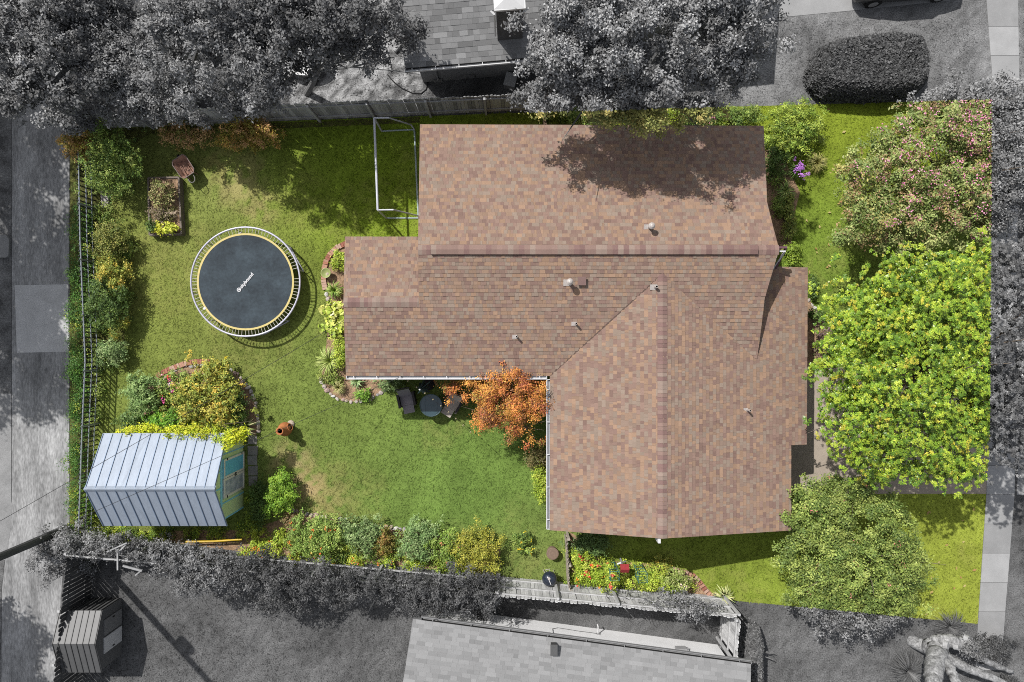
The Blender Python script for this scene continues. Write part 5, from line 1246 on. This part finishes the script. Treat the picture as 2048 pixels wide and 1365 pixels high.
tree('leafy_tree', 'feathery green crape myrtle at the south east corner of the house', (1705, 1105), [(1645, 1030, 2.4, 85, 66, .9), (1730, 1060, 2.6, 90, 74, 1.0), (1630, 1110, 2.3, 68, 74, .9), (1720, 1150, 2.5, 100, 76, 1.0), (1785, 1120, 2.2, 56, 62, .8), (1645, 1190, 2.0, 68, 46, .7), (1755, 1195, 2.0, 72, 40, .7), (1690, 990, 2.2, 70, 40, .7), (1700, 1235, 1.9, 90, 30, .6), (1620, 985, 2.0, 36, 28, .5)], 100000, pal((132, 148, 72), (112, 130, 62), (154, 166, 86), (94, 114, 54)), 37, .085, .11, grey='edge', flowers=(26, pal((206, 120, 120)), .06, 7, .05), clump=.17, gap=.12)
tree('orange_tree', 'small tree with bright orange leaves in the corner of the house', (1022, 818), [(930, 772, 2.2, 40, 22, .5), (975, 768, 2.5, 48, 34, .6), (1025, 768, 2.7, 50, 38, .7), (1058, 800, 2.6, 42, 42, .6), (1000, 812, 2.5, 52, 36, .6), (1045, 850, 2.3, 38, 38, .5), (975, 835, 2.1, 28, 22, .4), (1070, 875, 2.0, 26, 22, .3)], 33000, ORANGE, 38, .062, .07, spread=.06, lump=.4, clump=.15, gap=.33, ragged=1.3)
OFFG = 'trees standing across the alley'
for lb, a, b, z, r, sd_ in (('grey tree across the alley, northernmost of the row', -23.5, 12.8, 6.4, 2.5, 41), ('grey tree across the alley, second from the north', -23.6, 8.0, 6.4, 2.6, 42), ('grey tree across the alley, third from the north', -23.5, 3.2, 6.2, 2.4, 43), ('small grey tree across the alley near the southern end', -24.3, -9.0, 6, 1.7, 44)):
    rng = np.random.default_rng(sd_); t = thing('leafy_tree', lb, 'tree', (a, b, 0), OFFG)
    V, Q, cols, cen = leaves(rng, [(a, b, z, r, r, 1.6), (a + .8, b - 1, z - .6, r * .7, r * .7, 1.2), (a - .8, b + .8, z + .5, r * .7, r * .7, 1.2)], 20000, .17, palette=GREY, gap=.2, clump=.4, spread=.12, jit=.4)
    tk, lb_ = limbs(rng, (a, b, 0), [(a, b, z), (a + 1, b + 1, z), (a - 1, b - 1, z), (a + 1, b - 1.2, z)], .18)
    part('trunk', tk, M_GBARK, t); part('limbs', lb_, M_GBARK, t); np_part('crown', V, Q, cols, M_LEAF, t)

# clipped hedges
def hedge(label, poly_px, h, n, palette, seed, L=.06):
    rng = np.random.default_rng(seed); w = [W(*p, h * .6)[:2] for p in poly_px]; xs = [p[0] for p in w]; ys = [p[1] for p in w]
    c = Vector((sum(xs) / len(xs), sum(ys) / len(ys), 0)); t = thing('clipped_hedge', label, 'hedge', c)
    m = n * 2; X_ = rng.uniform(min(xs), max(xs), m); Y_ = rng.uniform(min(ys), max(ys), m); k = inpoly(X_, Y_, w); X_, Y_ = X_[k][:n], Y_[k][:n]; k = len(X_)
    # nearness to the outline rounds the top off
    e = np.full(k, 9.)
    for i in range(len(w)):
        a, b = np.array(w[i - 1]), np.array(w[i]); ab = b - a; tt = np.clip(((X_ - a[0]) * ab[0] + (Y_ - a[1]) * ab[1]) / (ab @ ab), 0, 1); e = np.minimum(e, np.hypot(X_ - a[0] - tt * ab[0], Y_ - a[1] - tt * ab[1]))
    zt_ = h * np.sqrt(1 - (1 - np.clip(e / .55, 0, 1)) ** 2 * .9) * (.93 + .12 * fbm(X_, Y_, 2.2, 9))
    Z_ = zt_ * np.where(rng.random(k) < .35, rng.random(k), 1) + rng.normal(size=k) * .025
    p = np.stack([X_, Y_, np.maximum(Z_, .04)], -1); nr = np.array([0, 0, .8]) + rng.normal(size=(k, 3)) * .5; nr /= np.linalg.norm(nr, axis=1, keepdims=True)
    tn = rng.normal(size=(k, 3)); tn -= nr * (tn * nr).sum(1, keepdims=True); tn /= np.linalg.norm(tn, axis=1, keepdims=True); b = np.cross(nr, tn); l = L * (.6 + .8 * rng.random((k, 1)))
    V = np.stack([p - tn * l, p + b * l * .6, p + tn * l, p - b * l * .6], 1).reshape(-1, 3); pc = np.array([q[0] for q in palette])
    np_part('foliage', V, np.arange(4 * k).reshape(k, 4), pc[rng.integers(0, len(pc), k)] * (.7 + .6 * rng.random((k, 1))), M_LEAF, t)
    st = MB()
    for i in range(5): st.tube([c + Vector((0, 0, 0)), c + Vector((rng.normal() * .4, rng.normal() * .25, h * .6))], [.04, .015], 5)
    part('stems', st, M_GBARK, t)
hedge('large rounded dark clipped hedge on the northern front lawn', [(1622, 130), (1640, 92), (1680, 76), (1790, 62), (1845, 72), (1858, 110), (1856, 165), (1835, 188), (1740, 196), (1650, 190), (1625, 165)], 1.3, 42000, GREYD, 51)
hedge('narrow grey clipped hedge beside the corner of the southern house', [(1481, 1258), (1500, 1245), (1522, 1258), (1530, 1290), (1528, 1365), (1520, 1400), (1482, 1400), (1478, 1320)], 1.3, 16000, pal((100, 100, 100), (84, 84, 84), (116, 116, 116)), 52)

# vines over the south fence and round the pole
VG = 'vine thickets over the southern fence'
for lb, bl, n, sd_ in (('grey vine thicket round the foot of the utility pole', [(130, 1085, 1.2, 45, 35, .9), (105, 1120, .9, 32, 40, .7), (180, 1085, 1.2, 45, 22, .8), (230, 1090, 1.3, 40, 22, .8), (165, 1125, .5, 30, 30, .4)], 17000, 61),
                       ('grey vine thicket on the fence below the yellow pipe', [(300, 1098, 1.4, 45, 20, .8), (360, 1110, 1.5, 50, 25, .8), (420, 1135, 1.9, 60, 32, .7), (400, 1165, 1.6, 45, 22, .6), (350, 1130, 1.7, 40, 22, .6)], 17000, 62),
                       ('dark vine mass on the fence behind the orange flowered bush', [(500, 1140, 2.0, 60, 40, .8), (570, 1160, 2.0, 60, 45, .8), (560, 1205, 1.5, 60, 22, .6), (640, 1155, 2.0, 60, 35, .8), (680, 1180, 1.8, 45, 30, .7)], 25000, 63),
                       ('dark vine mass on the fence behind the olive shrub', [(740, 1165, 2.0, 60, 35, .8), (820, 1172, 2.0, 60, 35, .8), (900, 1180, 2.0, 60, 38, .8), (965, 1180, 2.0, 38, 38, .8), (840, 1200, 1.6, 60, 22, .6), (950, 1205, 1.8, 40, 22, .6)], 25000, 64),
                       ('thin grey vine creeping over the right end of the pale fence', [(1340, 1195, 2.0, 40, 14, .3), (1400, 1215, 2.1, 40, 16, .3), (1375, 1225, 1.8, 22, 14, .3)], 2600, 65)):
    tree('vine_thicket', lb, (bl[0][0], bl[0][1] - 25), bl, n, GREYD if n > 20000 else GREY, sd_, .075, .03, M_GBARK, cat='vine', group=VG, heads=4, spread=.05, below=.3, clump=.17, gap=.06, cover=2.1)

# ivy along the alley side of the metal fence
rng = np.random.default_rng(70)
bl = [(-17.55 + rng.normal() * .1, yy, .22, .42, .5, .28) for yy in np.arange(-7.4, 5.6, .5)]
V, Q, cols, _ = leaves(rng, bl, 24000, .06, palette=pal((74, 112, 44), (60, 98, 40), (92, 124, 48), (150, 160, 60, .15)), spread=.06, below=.1, clump=.15, jit=.08)
tag(_link('ivy_ground_cover', np_mesh('ivy', V, Q, cols, M_LEAF)), 'dark green ivy strip between the alley and the metal fence', 'ivy', kind='stuff')
rng = np.random.default_rng(71); bl = [(*W(px, py)[:2], .12, .5, .3, .22) for px, py in ((215, 1066), (260, 1066), (300, 1070), (345, 1070), (390, 1066), (440, 1064), (480, 1062), (510, 1058), (520, 1025), (515, 1000), (500, 1050), (170, 1030), (165, 990))]
V, Q, cols, _ = leaves(rng, bl, 12000, .06, palette=pal((176, 186, 60), (140, 158, 56), (110, 134, 50), (90, 116, 48)), spread=.05, below=.1, clump=.13, jit=.06)
tag(_link('weeds', np_mesh('weeds', V, Q, cols, M_LEAF)), 'lime green weeds along the foot of the metal roofed shed', 'weeds', kind='stuff')
rng = np.random.default_rng(72); bl = [(*W(px, py)[:2], .12, .45, .3, .2) for px, py in ((500, 1100), (540, 1098), (600, 1108), (660, 1115), (720, 1118), (780, 1118), (830, 1122), (880, 1130), (930, 1138), (700, 1095), (560, 1075), (520, 1085))]
V, Q, cols, cen = leaves(rng, bl, 12000, .07, palette=LIME, spread=.05, below=.1, clump=.13, jit=.06)
o = tag(_link('lily_patch', np_mesh('lily_patch', V, Q, cols, M_LEAF)), 'bright lime ground cover at the foot of the southern vines', 'plants', kind='stuff'); ORG[o.name] = Vector()
fV, fQ, fc_ = blossoms(rng, cen, 22, ORF, .04, 7, .06); np_part('flowers', fV, fQ, fc_, M_LEAF, o, kind='stuff')

for nm, lb, pts_, n_, pl_, sd_ in (
    ('bed_weeds', 'low green weeds filling the gaps of the southern bed', [(600, 1070), (650, 1100), (690, 1075), (700, 1050), (750, 1080), (790, 1100), (805, 1075), (860, 1110), (870, 1080), (920, 1100), (930, 1080), (985, 1120), (590, 1090), (680, 1110), (740, 1105)], 9000, MID, 73),
    ('fence_weeds', 'low green weeds along the inside of the metal fence', [(205, 370), (215, 430), (240, 450), (210, 520), (245, 520), (200, 560), (250, 600), (200, 650), (245, 690), (205, 735), (200, 780), (195, 830), (245, 380), (190, 700), (255, 500)], 10000, MID, 74),
    ('round_bed_weeds', 'low green plants between the shrubs of the round bed', [(330, 800), (320, 830), (380, 760), (370, 850), (450, 850), (460, 770), (300, 840), (400, 860), (485, 830), (340, 770)], 6500, MID, 75),
    ('side_bed_weeds', 'low green plants between the roses of the side bed', [(1150, 1095), (1155, 1150), (1200, 1165), (1240, 1160), (1210, 1130), (1280, 1140), (1320, 1170), (1370, 1165), (1250, 1140), (1290, 1172)], 6000, LIME, 76),
    ('north_bed_weeds', 'shaded low plants along the northern wall of the house', [(1110, 238), (1150, 235), (1210, 235), (1260, 236), (1310, 236), (1360, 234), (1430, 232), (1500, 232), (1540, 290), (1545, 360), (1560, 410), (1600, 300), (1620, 270)], 7000, MID, 77)):
    rng = np.random.default_rng(sd_); bl = [(*W(px, py)[:2], .14, .45, .4, .24) for px, py in pts_]
    V, Q, cols, _ = leaves(rng, bl, n_, .07, palette=pl_, spread=.05, below=.1, clump=.13, gap=.3, ragged=1.2, jit=.06)
    tag(_link(nm, np_mesh(nm, V, Q, cols, M_LEAF)), lb, 'weeds', kind='stuff')

# shrubs and plants, west side
shrub('bronze_shrub', 'bronze leaved shrub filling the corner of the metal fence', 168, 288, 30, 32, 1.5, BRONZE, 6500, 101)
shrub('leafy_shrub', 'large green shrub between the metal fence and the planter box', 228, 325, 52, 62, 1.9, MID, 12000, 102)
shrub('bronze_shrub', 'pinkish bronze vine at the foot of the northern fence above the wheelbarrow', 375, 272, 48, 22, 1.1, pal((186, 146, 104), (150, 130, 70), (196, 160, 112), (120, 126, 60)), 5200, 103)
shrub('bronze_shrub', 'golden bronze vine at the foot of the northern fence left of the goal', 500, 272, 62, 28, 1.2, BRONZE, 8000, 104)
shrub('olive_shrub', 'olive shrub beside the metal fence level with the planter end', 222, 482, 32, 36, 1.1, pal((140, 142, 70), (112, 122, 56), (160, 156, 84), (96, 108, 50)), 6500, 105)
shrub('yellow_green_shrub', 'yellow green shrub beside the metal fence left of the trampoline', 230, 552, 30, 36, 1.3, YELG, 6000, 106)
shrub('leafy_shrub', 'dark green shrub beside the metal fence with a bare stem', 215, 610, 36, 50, 1.5, DARKG, 8000, 107)
shrub('yellow_green_shrub', 'pale green shrub below the dark one at the metal fence', 236, 655, 18, 22, .9, YELG, 2600, 108)
shrub('blue_green_shrub', 'low blue green shrub at the lower end of the fence bed', 222, 706, 28, 24, .8, BLUEG, 3600, 109)
# planter
shrub('leafy_plant', 'tall tangled plant filling the upper half of the planter box', 324, 388, 22, 26, .6, pal((150, 146, 92), (116, 126, 66), (178, 168, 116), (130, 104, 80)), 3000, 111, z0=.26, cat='plant', fill=.8)
shrub('leafy_plant', 'yellow green leafy plant at the left of the planter box end', 322, 456, 9, 10, .3, pal((206, 206, 70), (186, 190, 60)), 500, 112, L=.1, z0=.26, cat='plant')
shrub('leafy_plant', 'yellow green leafy plant at the right of the planter box end', 340, 457, 10, 11, .3, pal((206, 206, 80), (180, 190, 66)), 560, 113, L=.1, z0=.26, cat='plant')
shrub('dry_plant', 'dry pale twigs in the middle of the planter box', 328, 430, 20, 14, .35, pal((176, 158, 136), (150, 132, 112), (120, 120, 66)), 1500, 114, z0=.26, cat='plant', asp=.15, L=.14)
shrub('leafy_plant', 'dark green plants along the left of the planter box end', 305, 452, 8, 12, .3, DARKG, 700, 115, z0=.26, cat='plant')
# round bed
shrub('leafy_shrub', 'rounded pale green shrub at the left end of the round flower bed', 288, 792, 34, 42, 1.2, pal((130, 156, 92), (110, 138, 78), (150, 172, 106)), 7500, 121, L=.08)
shrub('yellow_green_shrub', 'large yellow green shrub in the middle of the round flower bed', 412, 798, 66, 58, 1.6, YELG, 15000, 122, L=.09)
shrub('flowering_shrub', 'low plants with pink and red flowers inside the brick edging', 345, 775, 36, 30, .8, MID, 4200, 123, flowers=(26, pal((206, 70, 150), (226, 90, 60), (236, 200, 214), (210, 80, 140)), .035, 9, .06), fill=.7)
shrub('bright_green_shrub', 'bright green shrub above the metal shed roof', 350, 846, 42, 26, 1.2, pal((112, 160, 52), (94, 140, 46), (134, 174, 60)), 6500, 124, L=.08)
shrub('flowering_shrub', 'small shrub with yellow flowers at the top of the round bed', 432, 740, 24, 18, .6, OLIVE, 2200, 125, flowers=(24, YELF, .03, 7, .05))
shrub('leafy_shrub', 'dark green shrub inside the white stones of the round bed', 474, 812, 24, 40, .9, DARKG, 4600, 126)
blades('spiky_plant', 'pale spiky yucca at the lower right of the round bed', 497, 852, .55, .55, 60, pal((206, 200, 150), (150, 160, 96), (120, 140, 80)), 127, .035)
shrub('leafy_shrub', 'dark green bush left of the metal shed eave', 262, 850, 26, 24, .8, DARKG, 3000, 128)
# vine over the shed eave
tree('lime_vine', 'lime yellow vine spilling over the corner of the metal shed roof', (470, 868), [(300, 862, 1.5, 60, 10, .5), (380, 864, 1.8, 60, 12, .5), (440, 868, 2.1, 40, 14, .35), (478, 872, 2.1, 22, 14, .35), (456, 884, 2.45, 12, 12, .12)], 8000, pal((196, 204, 40), (170, 184, 40), (212, 210, 66), (140, 160, 44)), 129, .07, .03, cat='vine', heads=5, spread=.05, below=.3, clump=.12, jit=.05)
shrub('bright_green_shrub', 'bright green bush on the lawn edge right of the shed door', 562, 985, 28, 42, 1.1, pal((122, 158, 52), (104, 140, 46), (146, 174, 62)), 7000, 131)
shrub('brown_shrub', 'small round brown plant at the left end of the southern stones', 583, 1036, 14, 14, .5, pal((150, 120, 90), (130, 118, 76), (110, 112, 60)), 1300, 132)
shrub('leafy_shrub', 'dark green low growth in the shade of the shed', 520, 1005, 22, 40, .5, DARKG, 3600, 133)
# southern bed
shrub('flowering_shrub', 'large southern bush dotted with orange flowers', 635, 1074, 52, 42, 1.1, pal((136, 160, 76), (114, 142, 64), (160, 176, 92)), 10500, 141, flowers=(16, ORF, .03, 7, .05))
shrub('blue_green_shrub', 'blue green shrub right of the orange flowered bush', 725, 1062, 40, 34, 1.0, BLUEG, 6800, 142)
shrub('brown_shrub', 'small reddish brown shrub in the middle of the southern bed', 768, 1083, 19, 26, .8, pal((150, 116, 66), (124, 116, 56), (140, 136, 60)), 2200, 143)
shrub('blue_green_shrub', 'grey green shrub right of the reddish brown one', 838, 1078, 38, 38, 1.0, pal((128, 154, 96), (110, 138, 82), (150, 170, 112)), 6600, 144)
shrub('leafy_shrub', 'mid green shrub left of the olive one in the southern bed', 895, 1100, 34, 38, 1.0, pal((122, 148, 62), (104, 130, 54), (140, 160, 76)), 5600, 145, flowers=(8, pal((200, 130, 96)), .03, 6, .05))
shrub('olive_shrub', 'dense olive yellow shrub at the right end of the southern bed', 957, 1106, 48, 46, 1.3, OLIVE, 11500, 146, L=.06)
shrub('flowering_shrub', 'small lone bush with yellow tips on the lawn', 1047, 1085, 19, 20, .5, MID, 1700, 147, flowers=(8, YELF, .03, 6, .05))
# house side
shrub('yellow_green_shrub', 'lime yellow shrub against the garage wing gutter', 1081, 968, 15, 34, .8, LIME, 2600, 148)
shrub('leafy_shrub', 'dark shrub under the orange tree by the wall', 1075, 915, 24, 22, .7, pal((120, 110, 70), (96, 100, 52), (140, 126, 84)), 2600, 149)
# wing bed
shrub('bright_green_shrub', 'lime rounded shrub inside the brick edging at the wing', 679, 521, 16, 17, .5, LIME, 1500, 151)
blades('strap_leaf_plant', 'green strap leaved clump below the bird bath', 672, 582, .42, .45, 110, pal((132, 156, 66), (108, 136, 56), (160, 176, 90)), 152)
shrub('hosta', 'pale lime hosta clump beside the wing wall, upper one', 672, 625, 24, 18, .4, pal((196, 206, 90), (164, 184, 72), (214, 214, 120)), 700, 153, L=.19, asp=.6, cat='plant', mat_=M_GLOSSLEAF)
shrub('hosta', 'pale lime hosta clump beside the wing wall, lower one', 673, 655, 22, 18, .4, pal((186, 200, 84), (156, 178, 70), (206, 210, 112)), 640, 154, L=.19, asp=.6, cat='plant', mat_=M_GLOSSLEAF)
blades('ornamental_grass', 'wide pale green fountain grass at the wing bed', 663, 722, .62, .55, 260, pal((164, 178, 96), (140, 162, 76), (186, 194, 120)), 155, .022)
shrub('bright_green_shrub', 'lime shrub between the fountain grass and the wing wall', 680, 705, 15, 32, .5, LIME, 2200, 156)
blades('ornamental_grass', 'tan tufted grass inside the curve of pale stones', 680, 775, .34, .4, 130, pal((196, 184, 130), (166, 164, 104), (150, 152, 90)), 157, .018)
blades('strap_leaf_plant', 'small agave like plant below the wing gutter', 716, 762, .38, .35, 50, pal((150, 172, 120), (130, 154, 100)), 158, .04)
shrub('leafy_shrub', 'green bushy plant in the middle of the stone edged bed', 727, 790, 14, 10, .4, pal((112, 150, 54), (134, 166, 64)), 1000, 159)
shrub('blue_green_shrub', 'blue green plant at the right end of the stone edged bed', 781, 768, 22, 14, .5, BLUEG, 1700, 160)
shrub('leafy_shrub', 'low weedy plants at the left of the stone edged bed', 665, 757, 20, 12, .35, pal((150, 160, 80), (124, 142, 66)), 1300, 161)
# side bed
shrub('rose_bush', 'rose bush with red blooms beside the pale picket fence', 1165, 1118, 26, 22, 1.0, LIME, 3000, 171, flowers=(8, REDF, .035, 10, .06), fill=.6)
shrub('rose_bush', 'rose bush with orange and red blooms against the weathered fence', 1182, 1148, 34, 22, 1.0, pal((150, 176, 56), (124, 152, 48), (174, 190, 70)), 4000, 172, flowers=(9, pal((232, 84, 66), (240, 150, 50)), .035, 10, .06), fill=.6)
shrub('leafy_shrub', 'dark shrub in the shade of the garage gable', 1180, 1085, 36, 20, .9, pal((96, 118, 66), (80, 104, 58)), 3600, 173)
shrub('rose_bush', 'rose bush inside the left teal cage', 1218, 1150, 18, 24, 1.1, LIME, 2300, 174, flowers=(5, REDF, .035, 9, .06), fill=.7)
shrub('bright_green_shrub', 'bright green bush right of the teal cages', 1300, 1158, 34, 22, .9, LIME, 4400, 175)
shrub('flowering_shrub', 'pale green bush with whitish blooms at the end of the side bed', 1345, 1160, 30, 20, .9, pal((150, 166, 86), (128, 146, 72), (176, 184, 110)), 3800, 176, flowers=(9, pal((232, 200, 190)), .03, 7, .05))
shrub('yellow_green_shrub', 'small yellow green shrub at the shade line of the side bed', 1322, 1128, 16, 10, .5, YELG, 900, 177)
blades('spiky_plant', 'pale spiky agave on the lawn at the corner of the weathered fence', 1445, 1186, .5, .6, 46, pal((210, 206, 150), (170, 176, 116), (140, 156, 100)), 178, .05)
# front bed and north bed
shrub('feathery_shrub', 'large feathery lime shrub at the north east corner of the house', 1588, 256, 52, 44, 1.3, pal((150, 168, 66), (124, 148, 56), (170, 184, 82), (100, 126, 50)), 11500, 181, asp=.3, L=.1)
shrub('leafy_shrub', 'dark shrub against the eastern wall above the purple flowers', 1552, 322, 22, 34, .8, DARKG, 3600, 182)
blades('flowering_plant', 'clump with round purple flower heads in the front bed', 1584, 345, .42, .6, 90, pal((110, 136, 66), (90, 118, 56)), 183, .03, flowers=(17, PURF, .045))
blades('ornamental_grass', 'tan fountain grass at the edge of the front bed', 1628, 330, .5, .5, 200, pal((150, 146, 84), (176, 168, 104), (120, 124, 66)), 184, .02)
blades('strap_leaf_plant', 'striped strap leaved clump by the eastern wall', 1566, 385, .48, .45, 90, pal((176, 188, 110), (120, 146, 76), (96, 124, 60)), 185, .03)
shrub('leafy_shrub', 'low olive plants along the eastern wall below the striped clump', 1572, 440, 16, 42, .4, pal((128, 140, 62), (104, 120, 52), (150, 150, 76)), 3000, 186)
shrub('bright_green_shrub', 'lime plants at the foot of the porch bracket', 1585, 510, 16, 22, .4, pal((146, 168, 60), (120, 144, 52)), 1600, 187)
shrub('leafy_shrub', 'shaded green shrub in the northern bed right of the brown fence', 1170, 240, 32, 14, .9, MID, 2200, 188)
shrub('leafy_shrub', 'shaded green shrub in the northern bed near the house corner', 1470, 236, 42, 18, 1.0, MID, 4200, 189)
shrub('flowering_shrub', 'shaded shrub with few pink blooms in the northern bed', 1400, 240, 34, 16, .9, DARKG, 2600, 190, flowers=(7, PINKF, .05, 9, .06))
shrub('purple_shrub', 'purple brown shrub by the driveway edge under the lime tree', 1646, 690, 14, 34, .7, pal((120, 96, 96), (136, 110, 100), (96, 100, 60)), 1800, 191)
shrub('leafy_shrub', 'dark green shrub against the eaves under the lime tree', 1630, 630, 14, 12, .6, DARKG, 900, 192)
shrub('leafy_shrub', 'small dark shrub beside the porch roof edge', 1624, 575, 8, 24, .5, DARKG, 1000, 193)

# pruned old tree at the bottom right
def knotty(pts, rad, n=12, seed=1):
    rg = np.random.default_rng(seed); P_ = np.array([tuple(p) for p in pts]); t0_ = np.linspace(0, 1, len(pts)); m = 18; tt2 = np.linspace(0, 1, m)
    Q_ = np.stack([np.interp(tt2, t0_, P_[:, i]) for i in range(3)], -1)
    for _ in range(3): Q_[1:-1] = (Q_[:-2] + 2 * Q_[1:-1] + Q_[2:]) / 4
    Q_[1:-1] += rg.normal(size=(m - 2, 3)) * .018
    R_ = np.interp(tt2, t0_, rad) * (1 + .03 * rg.normal(size=m).clip(-1.5, 2))
    mb = MB().tube([Vector(q) for q in Q_], [float(r) for r in R_], n)
    for i_, v in enumerate(mb.v):
        c_ = Q_[min(i_ // n, m - 1)]; k_ = 1 + .04 * rg.normal(); mb.v[i_] = tuple(c_ + (np.array(v) - c_) * k_)
    return mb
c = W(1845, 1290); M_PALE = mat('pale_bark', C(128), .9, .3, 5, .9, fine=(14, .4), col2=C(176), detail=9); M_CUT = mat('cut_wood', C(182), .8, .2, 12)
pt = thing('pruned_tree', 'old pale tree with thick sawn off limbs at the bottom right corner', 'tree', c)
part('trunk', knotty([c + Vector((-.5, .15, -.1)), c + Vector((-.1, .08, .35)), W(1872, 1296, .7), W(1880, 1318, 1.3)], [.22, .3, .42, .36], 12, 1), M_PALE, pt, smooth=True)
l1 = part('limb', knotty([W(1876, 1306, 1.1), W(1868, 1335, 1.8), W(1866, 1362, 2.4), W(1864, 1385, 2.9)], [.36, .34, .28, .24], 12, 2), M_PALE, pt, smooth=True)
k_ = W(1869, 1344, 2.12) + Vector((0, 0, .14)); part('sawn_end', MB().tube([k_ - Vector((0, 0, .1)), k_ + Vector((0, -.02, .06))], [.2, .17], 14), M_CUT, l1)
part('limb', knotty([W(1880, 1318, 1.3), W(1898, 1335, 1.8), W(1912, 1362, 2.2), W(1916, 1395, 2.5)], [.26, .2, .17, .15], 12, 4), M_PALE, pt, smooth=True)
l2 = part('limb', knotty([W(1866, 1287, .6), W(1890, 1282, .9), W(1912, 1284, 1.1), W(1936, 1288, 1.2)], [.3, .26, .23, .2], 12, 5), M_PALE, pt, smooth=True)
for a, r_ in ((W(1897, 1292, 1.22), .15), (W(1918, 1295, 1.28), .12), (W(1938, 1280, 1.3), .14)): part('sawn_end', MB().tube([a - Vector((.1, 0, .12)), a], [r_ * 1.2, r_], 12), M_CUT, l2)
part('limb', knotty([W(1890, 1316, .9), W(1930, 1334, 1.0), W(1975, 1352, 1.0), W(2030, 1378, 1.0)], [.2, .17, .15, .13], 12, 7), M_PALE, pt, smooth=True)
part('limb', knotty([W(1936, 1288, 1.2), W(1962, 1318, .9), W(2000, 1334, .7), W(2025, 1345, .4)], [.14, .12, .1, .07], 12, 8), M_PALE, pt, smooth=True)
blades('spiky_plant', 'dark grey grassy clump left of the pruned tree', 1812, 1340, .9, .4, 420, pal((92, 92, 92), (110, 110, 110), (76, 76, 76)), 201, .02)
blades('spiky_plant', 'dark grey grassy clump above the pruned tree', 1895, 1252, .75, .35, 300, pal((92, 92, 92), (110, 110, 110), (76, 76, 76)), 202, .02)
shrub('leafy_shrub', 'grey spreading shrub at the end of the pavement', 1980, 1300, 40, 28, .7, GREYD, 6500, 203)
shrub('leafy_shrub', 'small grey sprouting shrub over the sawn limb of the pruned tree', 1930, 1290, 18, 16, 1.9, GREY, 2600, 204)
shrub('leafy_shrub', 'grey shrub at the very bottom right by the verge', 2015, 1368, 24, 14, .6, GREYD, 2000, 205)

# fallen leaves on the front lawn
rng = np.random.default_rng(90); n = 46
fx = rng.uniform(W(1560, 0).x, W(1700, 0).x, n); fy = rng.uniform(W(0, 620).y, W(0, 215).y, n); fx[30:] = rng.uniform(W(1850, 0).x, W(1950, 0).x, 16); fy[30:] = rng.uniform(W(0, 1240).y, W(0, 1010).y, 16)
a = rng.random(n) * 6.28; l = .05 + .05 * rng.random(n); p = np.stack([fx, fy, 0 * fx + .06], -1); t_ = np.stack([np.cos(a), np.sin(a), 0 * a], -1) * l[:, None]; b_ = np.stack([-np.sin(a), np.cos(a), 0 * a + .15], -1) * l[:, None] * .5
V = np.stack([p - t_, p + b_, p + t_, p - b_], 1).reshape(-1, 3); pc = np.array([C(206, 176, 110), C(190, 150, 96), C(214, 196, 130)])
tag(_link('fallen_leaves', np_mesh('fallen_leaves', V, np.arange(4 * n).reshape(n, 4), pc[rng.integers(0, 3, n)], M_LEAF)), 'scattered pale fallen leaves on the front lawn', 'leaves', kind='stuff')
